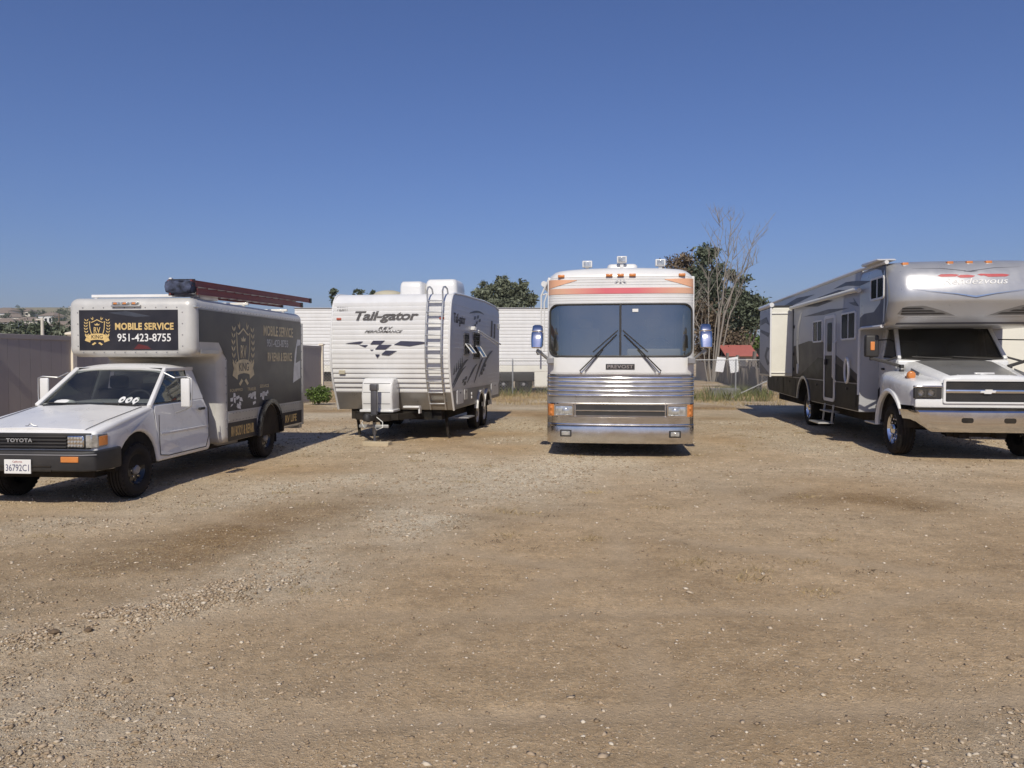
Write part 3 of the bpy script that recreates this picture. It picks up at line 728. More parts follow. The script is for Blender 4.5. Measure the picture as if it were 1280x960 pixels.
        # door panel standing a few millimetres proud, with handle
        dn = MB().frame_prism([(1.33,.45),(1.52,.42),(2.66,.42),(2.74,.55),(2.76,1.0),(2.72,1.06),(1.36,1.045),(1.30,.98)], RT((0,0,0)), .006)
        def dw(x, y, z, sg=sg):
            f = 1-.12*(max(0, z-.78)/.3)**1.6
            return sg*(HW*f-.002+x), y, z
        dn.warp(dw); door = build(dn, 'door', 'white', T, .004)
        hd = MB().box(*sorted((sg*.805, sg*.84)), 2.50, 2.66, .93, .965); build(hd, 'handle', 'black', door, .008)
        ml = MB().beam((sg*.838,1.36,.70), (sg*.838,2.7,.70), .012, .03); build(ml, 'door_crease', 'white', door, .006)
        sl = MB().tube([(sg*.842,1.30,.94),(sg*.842,1.31,.60),(sg*.842,1.33,.44),(sg*.84,1.52,.415),(sg*.84,2.66,.415),(sg*.842,2.755,.56),(sg*.83,2.775,.96)], .005, 5); build(sl, 'door_seam', 'black', door)
        # big mirror on a tube frame
        mr_ = bpy.data.objects.new('mirror', None); link(mr_, T)
        x0, x1 = sorted((sg*.90, sg*1.02)); hd = build(MB().box(x0, x1, 1.72, 1.755, 1.01, 1.38), 'mirror_head', 'white', mr_, .02, 3)
        gl = build(MB().box(x0+.012, x1-.012, 1.753, 1.762, 1.03, 1.36), 'mirror_glass', 'chrome', mr_)
        fr_ = MB().tube([(sg*.63,1.86,1.40),(sg*.78,1.78,1.385),(sg*.98,1.735,1.40),(sg*1.04,1.735,1.38),(sg*1.045,1.735,1.20),(sg*1.04,1.735,1.03),(sg*.97,1.735,.985),(sg*.82,1.76,.935)], .010, 8)
        fr_.tube([(sg*.655,1.78,1.45),(sg*.80,1.77,1.382)], .009, 6)
        build(fr_, 'mirror_arm', 'alum', mr_)
    ws = [(-.715,1.31,1.05),(-.36,1.245,1.052),(0,1.225,1.052),(.36,1.245,1.052),(.715,1.31,1.05)]
    wt = [(-.588,1.895,1.50),(-.30,1.865,1.503),(0,1.855,1.505),(.30,1.865,1.503),(.588,1.895,1.50)]
    wg = MB().loft([ws, wt], cap=False, closed=False); build(wg, 'windshield', 'glass_truck', T, fix=False)
    bd = MB().tube([(a, b_-.004, c_) for a, b_, c_ in ws] + [(a, b_-.004, c_) for a, b_, c_ in wt[::-1]], .013, 6, closed=True); build(bd, 'windshield_seal', 'black', T)
    build(MB().slab([(-.57,2.80,1.12),(.57,2.80,1.12),(.53,2.745,1.46),(-.53,2.745,1.46)], .006), 'rear_window', 'glass_truck', T, smooth=False)
    bk = MB().box(-.72,.72,2.80,2.84,.5,1.12).box(-.60,.60,2.735,2.765,1.45,1.50); build(bk, 'cab_back', 'white', T)
    for sg in (-1, 1):
        a, b_ = (-.62, .02) if sg < 0 else (.10, .68)
        ww = MB().tube([(b_-.05,1.235,1.062),(a+.02,1.29,1.085)], .007, 6).tube([(a+.05,1.27,1.08),(a+.42,1.25,1.078)], .009, 5)
        build(ww, 'wiper', 'black', T)
    # inside
    bx('dashboard', 'dash', T, -.66, .66, 1.30, 1.56, .90, 1.075, .03, 3)
    st = MB().box(-.64, .64, 2.05, 2.55, .62, .82).box(-.64, .64, 2.48, 2.66, .80, 1.22)
    for sg in (-.36, .36): st.box(sg-.13, sg+.13, 2.52, 2.62, 1.22, 1.40)
    build(st, 'seat', 'seat', T, .04, 3)
    q = MB(); cx, cy, cz = .34, 1.68, 1.05
    q.tube([(cx+.19*math.cos(2*PI*i/24), cy+.19*.45*math.sin(2*PI*i/24), cz+.19*.9*math.sin(2*PI*i/24)) for i in range(24)], .014, 6, closed=True)
    q.tube([(cx-.18,cy,cz),(cx+.18,cy,cz)], .014, 6).tube([(cx,cy,cz),(cx,cy-.18,cz-.10)], .03, 8)
    build(q, 'steering_wheel', 'dash', T)
    bx('inner_floor', 'dash', T, -.70, .70, 1.3, 2.8, .58, .63, 0)
    cap = MB().loft([[( -.42+.14*k*math.cos(2*PI*i/14), 1.36+.07*k*math.sin(2*PI*i/14), 1.078+h_) for i in range(14)] for k, h_ in ((1,0),(1,.012),(.75,.034),(.3,.045))])
    build(cap, 'dashboard_cloth', 'whiteprint', T)
    dc = []
    for k in range(3):
        o_ = arc(.34+.085*k, 1.125-.004*k, .036, 0, 360, 14)[:-1]; i_ = arc(.34+.085*k+.006, 1.12-.004*k, .014, 0, 360, 14)[:-1]
        dc += ring_strip([(a, b_) for a, b_ in o_], i_)
        dc.append([(.325+.085*k,1.085),(.355+.085*k,1.085),(.34+.085*k,1.062)])
    wd = MB()
    for p in dc: wd.frame_prism(p, FR((0,0,0)), .002)
    wd.warp(lambda x, y, z: (x, 1.225+.10*(x/.7)**2*1.0+(z-1.05)*1.385-.008+y, z)); build(wd, 'window_sticker', 'whiteprint', T, smooth=False)

    # the aluminium box with its part over the cab
    bw = .89; ox = .0
    L_ = [(2.20,1.655),(3.10,1.655),(3.10,.39),(6.90,.39),(6.90,2.45),(2.20,2.45)]
    bxm = MB().prism(L_, 'x', ox-bw, ox+bw); box = build(bxm, 'box_body', 'boxpaint', T, .115, 6)
    # long side: vinyl wrap, trims
    xs_ = ox+bw
    side = [(3.28,.86),(4.0,.86),(4.52,.86)] + [(y_, z_) for y_, z_ in arc(5.02,.40,.53,118,62,8)] + [(5.55,.86),(6.76,.86),(6.76,2.30),(2.36,2.30),(2.36,1.86),(3.00,1.86),(3.28,1.60)]
    wr = flat('side_wrap', [side], RT((xs_,0,0)), 'wrap', T, .003)
    F0 = xs_+.0035
    emblem(wr, RT((F0, 3.92, 1.72)), 1.06, 'goldside', 'wrap')
    text('lettering', 'MOBILE SERVICE', RT((F0,5.56,2.09)), 'goldside', wr, 1.50, .17, .002, bold=.02)
    text('lettering', '951-423-8755', RT((F0,5.50,1.89)), 'greyprint', wr, 1.08, .12, .002)
    text('lettering', 'RV REPAIR & SERVICE', RT((F0,5.62,1.66)), 'goldside', wr, 1.25, .15, .002, bold=.02)
    text('lettering', 'EQUIPPED', RT((F0,3.62,1.16)), 'goldside', wr, .50, .05, .002)
    text('lettering', 'TRAILER', RT((F0,4.25,1.16)), 'goldside', wr, .36, .05, .002)
    text('lettering', 'SERVICE', RT((F0,4.82,1.19)), 'goldside', wr, .42, .05, .002)
    rr = random.Random(5)
    for c_, w_ in ((3.62,.48),(4.25,.42),(4.82,.40)):
        ps = []
        for k in range(9):
            a, b_ = c_+rr.uniform(-w_/2, w_/2-.1), rr.uniform(.86+.02, 1.06) if c_ < 4.6 else rr.uniform(.96, 1.06)
            ps.append([(a,b_),(a+rr.uniform(.05,.14),b_+rr.uniform(-.02,.03)),(a+rr.uniform(.06,.12),b_+rr.uniform(.04,.07)),(a+rr.uniform(-.02,.03),b_+rr.uniform(.03,.07))])
        flat('picture_print', ps, RT((F0,0,0)), 'whiteprint', wr, .0015)
    flat('coach_print', [[(6.30,1.20),(6.72,1.28),(6.74,1.98),(6.56,1.98),(6.42,1.75),(6.34,1.45)]], RT((F0,0,0)), 'greyprint', wr, .0015)
    flat('coach_print', [[(6.46,1.55),(6.72,1.60),(6.72,1.88),(6.55,1.86)]], RT((F0+.002,0,0)), 'greyarc', wr, .0015)
    # lower aluminium rail and black skirt with lettering
    for rc in (rect(3.28,4.50,.70,.845), rect(5.54,6.78,.70,.845)): flat('rub_rail', [rc], RT((xs_,0,0)), 'alum', T, .008)
    sk = flat('skirt_panel', [rect(3.28,4.46,.42,.69)], RT((xs_,0,0)), 'signblack', T, .005)
    sk2 = flat('skirt_panel', [rect(5.60,6.78,.46,.69)], RT((xs_,0,0)), 'signblack', T, .005)
    text('lettering', 'RV BODY & REPAIR', RT((xs_+.0055,3.86,.555)), 'gold', sk, .92, .15, .002, bold=.02)
    text('lettering', 'RV LIFE', RT((xs_+.0055,6.16,.575)), 'gold', sk2, .62, .13, .002, bold=.02)
    fl = [(y_, z_) for y_, z_ in arc(5.02,.40,.50,180,0,16)]; fo = [(y_, z_) for y_, z_ in arc(5.02,.40,.57,180,0,16)]
    ff = MB()
    for k in range(16): ff.frame_prism([fl[k], fl[k+1], fo[k+1], fo[k]], RT((xs_-.06,0,0)), .13)
    build(ff, 'wheel_flare', 'blackgloss', T)
    flat('wheel_well', [[(4.53,.38)]+[(y_, z_) for y_, z_ in arc(5.02,.40,.49,180,0,16)]+[(5.51,.38)]], RT((xs_,0,0)), 'under', T, .004)
    # posts and seams of the box in aluminium, rivets
    flat('corner_post', [rect(6.775,6.89,.42,2.28)], RT((xs_-.004,0,0)), 'alum', T, .010)
    flat('box_seam', [rect(2.36,6.76,2.305,2.315), rect(3.245,3.262,.5,1.60), rect(2.345,2.358,1.72,2.30)], RT((xs_,0,0)), 'grey', T, .004)
    rv = MB()
    for k in range(34):
        yy = 2.45+k*.128; rv.lathe([(.011,0),(.008,.006),(0,.007)], (xs_, yy, 2.335), 'x', 6)
        if yy > 3.3 and not 4.45 < yy < 5.6:
            rv.lathe([(.010,0),(.008,.006),(0,.007)], (xs_+.008, yy, .825), 'x', 6); rv.lathe([(.010,0),(.008,.006),(0,.007)], (xs_+.008, yy, .72), 'x', 6)
    for k in range(12): rv.lathe([(.011,0),(.008,.006),(0,.007)], (xs_+.006, 6.80, .52+k*.155), 'x', 6)
    for k in range(9): rv.lathe([(.011,0),(.008,.006),(0,.007)], (xs_, 3.225, .62+k*.125), 'x', 6)
    for xx in np.linspace(-.66, .66, 10):
        for zz in (1.715, 2.315): rv.lathe([(.011,0),(.008,.006),(0,.007)], (ox+xx, 2.2, zz), 'y', 6, sgn=-1)
    for zz in (1.80, 1.95, 2.10, 2.25):
        for xx in (-.735, .735): rv.lathe([(.010,0),(.008,.006),(0,.007)], (ox+xx, 2.2, zz), 'y', 6, sgn=-1)
    build(rv, 'rivets', 'grey', T, kind='stuff')
    # front sign over the cab
    sg_ = flat('front_sign', [rect(ox-.715,ox+.675,1.745,2.285)], FR((0,2.2,0)), 'signblack', T, .004)
    yf = 2.2-.0045
    flat('sign_print', [[(-.30,2.25),(-.05,2.27),(.30,2.20),(.10,2.19),(-.20,2.23)]], FR((0,yf,0)), 'greyarc', sg_, .0008)
    flat('sign_print', [[(.05,1.76),(.30,1.76),(.25,1.80),(.12,1.83)]], FR((0,yf,0)), 'redprint', sg_, .0008)
    emblem(sg_, FR((ox-.46,yf-.001,2.01)), .42, 'gold', 'signblack')
    text('lettering', 'MOBILE SERVICE', FR((ox+.205,yf-.001,2.065)), 'gold', sg_, .82, .095, .002, bold=.035, space=1.05)
    text('lettering', '951-423-8755', FR((ox+.20,yf-.001,1.915)), 'whiteprint', sg_, .75, .105, .002, bold=.01)
    mk = bpy.data.objects.new('marker_light_bar', None); link(mk, T)
    build(MB().box(ox-.245, ox+.165, 2.155, 2.225, 2.325, 2.352), 'light_base', 'alum', mk, .006)
    for k in range(3):
        lo = build(MB().box(ox-.225+.13*k, ox-.125+.13*k, 2.135, 2.225, 2.352, 2.388), 'lamp', 'lens', mk, .012, 3)
        build(MB().box(ox-.20+.13*k, ox-.15+.13*k, 2.131, 2.14, 2.358, 2.382), 'bulb', 'amber', lo, .004)
    for sx in (-1, 1):
        o_ = build(MB().box(*sorted((ox+sx*.86, ox+sx*.90)), 2.25, 2.36, 2.315, 2.345), 'clearance_lamp', 'lens', T, .008)
    # box front wall behind the cab: lower corner guard, drip strip
    flat('over_cab_trim', [rect(2.40,2.98,1.70,1.76)], RT((xs_,0,0)), 'alum', T, .012)
    # ladder rack
    for yy in (2.55, 4.4, 6.3):
        rk = MB().box(ox-.72, ox+.80, yy-.03, yy+.03, 2.475, 2.515)
        for sx in (-.66, .72): rk.box(ox+sx-.02, ox+sx+.02, yy-.02, yy+.02, 2.43, 2.48)
        if yy < 3: rk.box(ox+.40, ox+.44, 2.52, 2.58, 2.50, 2.74)
        build(rk, 'rack_bar', 'white', T, .006)
    bx('rack_rail', 'white', T, ox+.62, ox+.74, 2.75, 3.35, 2.47, 2.53)
    # wheels
    for sx in (-1, 1):
        wheel(T, (sx*.72, .86, .325), .325, .205, .185, sx)
        wheel(T, (sx*.76, 5.02, .325), .325, .205, .185, sx)
        build(MB().slab([(sx*.86,5.45,.62),(sx*.56,5.45,.62),(sx*.56,5.47,.22),(sx*.86,5.47,.22)], .012), 'mud_flap', 'rubber', T, smooth=False)
    build(MB().tube([(.55,3.2,.36),(.60,4.3,.34)], .04, 10), 'exhaust_pipe', 'grey', T)
    build(MB().box(-.7,.82,6.86,7.02,.34,.43), 'rear_step', 'alum', T, .01)
    truck_fit(T)
    return T
build_truck()

def build_ladder():
    a = R(5)
    o = thing('extension_ladder', 'red fibreglass extension ladder with cloth wrapped end on the truck box roof', 'ladder', (-5.30, 8.28, 0), -a)
    for sec, (z0, y0, y1, xa, xb) in enumerate(((2.505, 2.25, 6.2, .46, .84), (2.615, 2.15, 6.75, .49, .81))):
        for x_ in (xa, xb):
            rl = MB().prism([(x_-.014, z0+.0), (x_+.014, z0+.0), (x_+.014, z0+.012), (x_+.004, z0+.012), (x_+.004, z0+.070), (x_+.014, z0+.070), (x_+.014, z0+.082), (x_-.014, z0+.082)], 'y', y0, y1)
            rl.warp(lambda x, y, z: (x, y, z+.022*(y-2.4)))
            r_ = build(rl, 'rail', 'ladder_red', o)
            build(MB().beam((x_, y1-.06, z0+.041+.022*(y1-2.46)), (x_, y1+.03, z0+.041+.022*(y1-2.37)), .036, .09), 'rail_cap', 'black', r_, .004)
        yy = y0+.2
        while yy < y1-.1:
            zz = z0+.04+.022*(yy-2.4); build(MB().tube([(xa, yy, zz), (xb, yy, zz)], .016, 8), 'rung', 'alum', o, smooth=True); yy += .305
    # cloth bundle tied round the front end
    rr = random.Random(3); rings = []
    for k in range(9):
        t = k/8; yy = 2.08+.20*t; ring = []
        for i in range(18):
            q = 2*PI*i/18; ca, sa = math.cos(q), math.sin(q)
            ex = .175*(abs(ca)**.45)*(1 if ca > 0 else -1); ez = .085*(abs(sa)**.45)*(1 if sa > 0 else -1)
            f = (1+rr.uniform(-.10, .12))*(.86 if k in (0, 8) else 1.0)
            ring.append((.65+ex*f, yy+rr.uniform(-.015, .015), 2.60+ez*f))
        rings.append(ring)
    build(MB().loft(rings), 'cloth_wrap', 'cloth', o, ang=60)
    build(MB().tube([(.47,2.2,2.49),(.47,2.2,2.70),(.84,2.2,2.70),(.84,2.2,2.49)], .008, 5, closed=True), 'tie_cord', 'black', o)
build_ladder()

# ------------------------------------------------------------ the travel trailer
def interp(z, tab):
    for (a, b), (c, d) in zip(tab, tab[1:]):
        if a <= z <= c: return b + (d-b)*(z-a)/(c-a)
    return tab[0][1] if z < tab[0][0] else tab[-1][1]
def drape(o, fn):
    """lay a flat print made at y = 0 on a curved front"""
    for v in o.data.vertices: v.co.y += fn(v.co.x, v.co.z)
    return o
NOSE = [(.60,.40),(.80,.30),(.97,.21),(1.2,.10),(1.45,.03),(1.7,0.0),(2.0,.02),(2.3,.06),(2.55,.11),(2.70,.155),(2.80,.21),(2.87,.29)]
def build_trailer():
    T = thing('travel_trailer', 'white corrugated travel trailer with front ladder and checkered flag decals', 'trailer', (-2.42, 15.15, 0), -R(9))
    ny = lambda x, z: interp(z, NOSE)
    HW = 1.21
    zs = [.97]; 
    pr = []
    z = .97; k = 0; step = .094
    while z < 2.70:
        y0 = ny(0, z)
        pr += [(y0+.005, z), (y0+.001, z+.008), (y0-.001, z+step*.55), (y0, z+step-.012)]
        z += step
    pr += [(ny(0, 2.80), 2.80), (ny(0, 2.86)+.0, 2.86), (.36, 2.905), (.46, 2.93), (1.2, 2.96), (3.6, 3.0), (5.0, 2.97), (5.55, 2.90), (5.62, 2.82), (5.62, .66), (.42, .66), (.22, .97)]
    body = build(MB().prism(pr, 'x', -HW, HW), 'body', 'alum_white', T, ang=25)
    sk = MB().prism([(.225,.965),(.40,.60),(5.60,.62),(5.60,.90),(.5,.965)], 'x', -HW+.002, HW-.002)
    build(sk, 'lower_skirt', 'trskirt', T, .012)
    # side walls in grey siding with ribs
    for sg in (1, -1):
        x0 = sg*HW
        outline = [(ny(0, zz)+.05, zz) for zz in np.linspace(1.0, 2.85, 10)] + [(.46,2.90),(1.2,2.93),(3.6,2.97),(5.0,2.94),(5.54,2.87),(5.60,2.80),(5.60,1.0)]
        sw = flat('side_wall', [outline], (V(x0,0,0), V(0,1,0), V(0,0,1)), 'trside', T, .006*sg)
        band = flat('lower_band', [[(.30,.985),(.46,.64),(3.05,.64)] + arc(3.46,.50,.44,162,18,10) + [(5.60,.64),(5.60,.985)]], (V(x0,0,0), V(0,1,0), V(0,0,1)), 'trdark', T, .008*sg)
        rb = MB()
        for k in range(18):
            zz = 1.06+k*.098; rb.beam((x0+.008*sg, ny(0, zz)+.06, zz), (x0+.008*sg, 5.6, zz), .008, .014)
        build(rb, 'siding_ribs', 'trside', sw, kind='stuff')
        trim = MB().tube([(x0, ny(0, zz)+.0, zz) for zz in np.linspace(.60, 2.87, 24)] + [(x0,.37,2.91),(x0,.47,2.935),(x0,1.2,2.965),(x0,3.6,3.005),(x0,5.0,2.975),(x0,5.55,2.905)], .022, 8)
        build(trim, 'edge_trim', 'gel', T)
    # front: prints
    drape(text('lettering', 'Tail-gator', FR((-.075,0,2.455)), 'brownprint', T, 1.31, .235, .006, shear=.25, bold=.03, space=.95), lambda x, z: ny(x, z)-.012)
    drape(text('lettering', 'REV', FR((-.08,0,2.235)), 'brownprint', T, .30, .05, .006, shear=.4, bold=.01, space=1.2), lambda x, z: ny(x, z)-.012)
    drape(text('lettering', 'PERFORMANCE', FR((-.12,0,2.165)), 'brownprint', T, .78, .05, .006, shear=.5, bold=.01), lambda x, z: ny(x, z)-.012)
    drape(text('lettering', 'TG5011', FR((-1.01,0,2.625)), 'brownprint', T, .22, .085, .006), lambda x, z: ny(x, z)-.012)
    cp = [[(260,692),(420,672),(460,672),(420,700)],[(418,710),(515,710),(485,735)],[(575,663),(705,663),(655,703),(540,703)],[(640,708),(780,708),(710,758),(595,758)],
          [(540,760),(580,760),(560,775)],[(715,770),(838,775),(750,820),(665,812)],[(598,812),(650,812),(620,850)],[(880,668),(1100,675),(1180,688),(980,725),(805,708)]]
    for p in cp:
        q = [((400+a/8.73-486)/62.2, 1.636+(448-350-b/8.73)/62.8) for a, b in p]
        drape(flat('flag_decal', [q[::-1]], FR((0,0,0)), 'navy', T, .006), lambda x, z: ny(x, z)-.012)
    for xx in (-1.06, 1.05):
        drape(bx('marker_light', 'redlens', T, xx-.05, xx+.05, -.03, .01, 2.40, 2.445, .012, 3), lambda x, z: ny(0, 2.42))
    hk = bx('hookup_plate', 'beige', T, -1.06, -.93, -.02, .03, 1.32, 1.40, .01); drape(hk, lambda x, z: ny(0, 1.36))
    # bottle cover on the tongue
    cov = MB().prism([(-.30,.62),(-.34,.9),(-.29,1.16),(-.20,1.25),(.02,1.25),(.12,1.2),(.18,.62)], 'x', -.46, .16); cv = build(cov, 'bottle_cover', 'gel', T, .045, 4)
    for zz in (.76, .98, 1.15):
        yy = interp(zz, [(.62,-.30),(.9,-.34),(1.2,-.28)])
        bx('cover_groove', 'grey', cv, -.42, .12, yy-.004, yy+.01, zz-.006, zz+.006, 0)
    bx('cover_rim', 'gel', cv, -.49, .19, -.345, .1, .595, .645, .012)
    # hitch frame, coupler, jack, wiring
    hf = MB().beam((-.90,.55,.50), (-.16,-.75,.50), .06, .13).beam((.60,.55,.50), (-.06,-.75,.50), .06, .13).box(-.56,.30,-.38,-.32,.45,.57)
    build(hf, 'hitch_frame', 'under', T, .006)
    cpl = MB().box(-.19,-.03,-.95,-.62,.47,.58).lathe([(.075,0),(.085,.06),(.06,.13),(0,.15)], (-.11,-.97,.47), 'z', 14); build(cpl, 'coupler', 'black', T, .012)
    jk = bpy.data.objects.new('tongue_jack', None); link(jk, T)
    build(MB().box(-.19,-.04,-.63,-.49,1.02,1.15).box(-.175,-.055,-.615,-.505,.52,1.03), 'jack_motor', 'darkgrey', jk, .02, 3)
    build(MB().lathe([(.035,.20),(.035,.66),(0,.66)], (-.115,-.56,0), 'z', 14).lathe([(.026,.045),(.026,.25),(0,.25)], (-.115,-.56,0), 'z', 12), 'jack_leg', 'galv', jk)
    build(MB().lathe([(.09,.04),(.09,.055),(0,.056)], (-.115,-.56,0), 'z', 16), 'jack_foot', 'galv', jk)
    wr = MB().tube([(-.03,-.72,.54),(.10,-.72,.44),(.11,-.74,.34),(.0,-.76,.29),(-.08,-.74,.40)], .010, 6).tube([(-.22,-.72,.54),(-.30,-.74,.42),(-.24,-.76,.32),(-.17,-.74,.40)], .010, 6)
    bx('hitch_ball_bar', 'galv', T, -.36, .22, -.74, -.70, .33, .39, .01)
    build(wr, 'safety_chain', 'galv', T)
    bx('front_step_bracket', 'gel', T, .27, .60, .02, .18, .66, .70, .01); bx('bracket_leg', 'gel', T, .575, .605, .05, .18, .55, .68, .006)
    # ladder on the front
    lx0, lx1 = .77, 1.08
    ld = bpy.data.objects.new('ladder', None); link(ld, T)
    for x_ in (lx0, lx1):
        pts = [(x_, ny(0, zz)-.13, zz) for zz in np.linspace(.62, 2.75, 16)] + [(x_, .02, 2.95), (x_, .10, 3.03), (x_, .24, 3.05), (x_, .40, 3.02), (x_, .46, 2.93)]
        build(MB().tube(pts, .017, 8), 'ladder_rail', 'alum', ld)
        for zz in (.78, 1.7, 2.5): build(MB().beam((x_, ny(0, zz)-.13, zz), (x_, ny(0, zz)+.01, zz), .02, .02), 'bracket', 'alum', ld)
    for k in range(10):
        zz = .74+k*.225; yy = ny(0, zz)-.13; build(MB().box(lx0, lx1, yy-.03, yy+.03, zz-.012, zz+.012), 'rung', 'alum', ld, .005)
    # roof
    for nm, (a, b, c, d, e) in (('air_conditioner', (-.02,.46,.75,1.5,.27)), ('air_conditioner', (.45,1.13,1.0,1.85,.33))):
        ring = lambda f, z: [(a+(b-a)*.5+(u-.5)*(b-a)*f, c+(d-c)*.5+(v-.5)*(d-c)*f, z) for u, v in rrect(0, 1, 0, 1, .12)]
        o_ = build(MB().loft([ring(1, 2.94), ring(1.0, 2.95+e*.55), ring(.95, 2.95+e*.85), ring(.85, 2.95+e), ring(.4, 2.96+e)]), nm, 'gel', T, ang=50)
        if a > 0: build(MB().box(a-.006, a+.02, c+.12, d-.12, 3.0, 2.95+e*.5), 'air_grille', 'grey', o_)
    ring = lambda r, z: [(-.62+r*1.0*math.cos(2*PI*i/24), 1.9+r*math.sin(2*PI*i/24), z) for i in range(24)]
    build(MB().loft([ring(.36, 2.97), ring(.36, 3.03), ring(.28, 3.10), ring(.15, 3.135), ring(.02, 3.14)]), 'roof_dome', 'beige', T, ang=60)
    build(MB().box(-.28,.02,1.6,1.95,2.96,3.07), 'roof_vent', 'gel', T, .03, 3)
    # right side details
    Xr = HW+.006
    for (y0, y1, z0, z1) in ((1.28,1.78,1.70,2.18), (2.20,2.95,1.62,2.22)):
        w_ = bpy.data.objects.new('window', None); link(w_, T)
        fr_ = MB()
        for p in ring_strip(rrect(y0, y1, z0, z1, .05), rrect(y0+.035, y1-.035, z0+.035, z1-.035, .03)): fr_.frame_prism(p, RT((Xr,0,0)), .018)
        build(fr_, 'window_frame', 'darkgrey', w_)
        flat('pane', [rrect(y0+.03, y1-.03, z0+.03, z1-.03, .03)], RT((Xr,0,0)), 'winglass', w_, .006)
        # the lower vent sash pushed outwards
        s1 = y1-.03; s0 = y0+.10 if y1-y0 < .6 else y0+.30
        sash = MB(); h_ = (z1-z0)*.42
        c4 = [V(Xr+.02, s0, z0+.04+h_), V(Xr+.02, s1, z0+.04+h_), V(Xr+.17, s1, z0+.05), V(Xr+.17, s0, z0+.05)]
        sash.tube(c4, .014, 6, closed=True); so_ = build(sash, 'open_sash', 'gel', w_)
        build(MB().slab(c4, .004), 'sash_pane', 'glass_tr', so_, smooth=False)
    aw = MB().beam((Xr+.05,1.95,2.30),(Xr+.08,2.02,2.28),.10,.08).beam((Xr+.05,2.6,2.27),(Xr+.30,4.1,1.98),.03,.03).beam((Xr+.05,2.6,2.23),(Xr+.26,3.9,1.95),.02,.02)
    build(aw, 'awning_arm', 'gel', T, .005)
    for (y0, y1, z0, z1, m_) in ((.62,1.20,.70,.985,'trside'), (1.30,1.62,.76,.98,'gel'), (4.4,5.4,.70,1.0,'trside')):
        d_ = flat('hatch_door', [rrect(y0, y1, z0, z1, .03)], RT((Xr+.003,0,0)), m_, T, .010)
        bx('latch', 'black', d_, Xr+.012, Xr+.022, (y0+y1)/2-.03, (y0+y1)/2+.03, z1-.07, z1-.045, .003)
    for yy, zz in ((2.05,.86),(2.05,.78),(2.85,.88)): bx('outlet_cap', 'gel', T, Xr, Xr+.02, yy-.035, yy+.035, zz-.03, zz+.03, .008)
    text('lettering', 'Tail-gator', RT((Xr+.004,.90,2.42)), 'brownprint', T, 1.05, .26, .004, shear=.1, bold=.015)
    # side decals: arched swooshes with checker squares, arrow marks
    def swoosh(y0, z0, y1, z1, rise, th, nm='swoosh_decal', m_='greyarc'):
        a, b = [], []
        for i in range(11):
            t = i/10; yy = y0+(y1-y0)*t; zz = z0+(z1-z0)*t+rise*math.sin(PI*t*.62); th_ = th*math.sin(PI*min(1, .08+t*.9))
            a.append((yy, zz+th_/2)); b.append((yy, zz-th_/2))
        return flat(nm, [a+b[::-1]] if y1 < y0 else [b+a[::-1]], RT((Xr+.004,0,0)), m_, T, .004)
    swoosh(.25, 1.10, 1.7, 1.45, .18, .10); swoosh(.30, 1.05, 1.5, 1.32, .16, .05); swoosh(1.6, 1.12, 2.7, 1.42, .10, .08); swoosh(2.35, 1.10, 3.4, 1.55, .12, .10); swoosh(2.9, 1.22, 4.6, 1.62, .22, .10)
    swoosh(1.85, 2.62, 3.5, 2.55, .14, .05)
    for (yy, zz) in ((2.3,2.50),(2.65,2.54),(2.5,2.40),(2.85,2.47),(2.3,2.32),(1.1,1.12),(1.35,1.17),(1.25,1.06),(3.3,1.32),(3.1,1.24),(3.5,1.42)):
        flat('checker_decal', [[(yy,zz),(yy+.20,zz+.02),(yy+.24,zz+.09),(yy+.04,zz+.07)]], RT((Xr+.004,0,0)), 'greyarc', T, .004)
    for k in range(5): flat('feather_decal', [[(.30+.18*k,1.30+.05*k),(.44+.18*k,1.33+.05*k),(.40+.18*k,1.50+.05*k)]], RT((Xr+.004,0,0)), 'greyarc', T, .004)
    flat('arrow_decal', [[(4.35,2.18),(4.55,2.18),(4.62,2.58),(4.42,2.58)], [(4.75,2.15),(4.95,2.15),(5.02,2.52),(4.82,2.52)]], RT((Xr+.004,0,0)), 'brownprint', T, .004)
    bx('side_lamp', 'lens', T, Xr, Xr+.04, 5.35, 5.45, 2.40, 2.55, .01)
    # running gear
    for sg in (1, -1):
        for yy in (3.05, 3.88):
            wheel(T, (sg*1.06, yy, .34), .34, .20, .195, sg, 'white')
            fo = arc(yy, .46, .44, 175, 5, 12); fi = arc(yy, .46, .385, 175, 5, 12); ff = MB()
            for k in range(12): ff.frame_prism([fi[k], fi[k+1], fo[k+1], fo[k]], RT((sg*1.17 if sg > 0 else -1.25,0,0)), .085)
            build(ff, 'fender_arch', 'gel', T)
    flat('wheel_well', [[(2.62,.62)]+arc(3.05,.46,.40,158,40,8)+arc(3.88,.46,.40,140,22,8)+[(4.3,.62)]], RT((Xr+.001,0,0)), 'under', T, .006)
    bx('undercarriage', 'under', T, -.95, .95, .45, 5.55, .40, .66, 0)
    st = MB().box(Xr-.1, Xr+.20, .85, 1.45, .40, .425); build(st, 'entry_step', 'grey', T, .005)
    for xx in (-.95, .95): build(MB().beam((xx,.75,.62),(xx+.06,.75,.05),.05,.05), 'stabiliser_jack', 'under', T)
    bx('door_handle_bar', 'alum', T, -Xr-.06, -Xr-.03, .55, .58, 1.1, 1.75, .008)
    return T
build_trailer()
blk = bx('timber_block', 'woodblock', None, -.26, .26, -.09, .09, 0, .085, .008)
_a = R(-9); blk.location = (-2.42+math.cos(_a)*(.0)-math.sin(_a)*(-.74), 15.15+math.sin(_a)*(.0)+math.cos(_a)*(-.74), -.012); blk.rotation_euler = (0,0,R(-14))
tag(blk, 'short weathered timber block on the dirt below the trailer tongue jack', 'timber block')

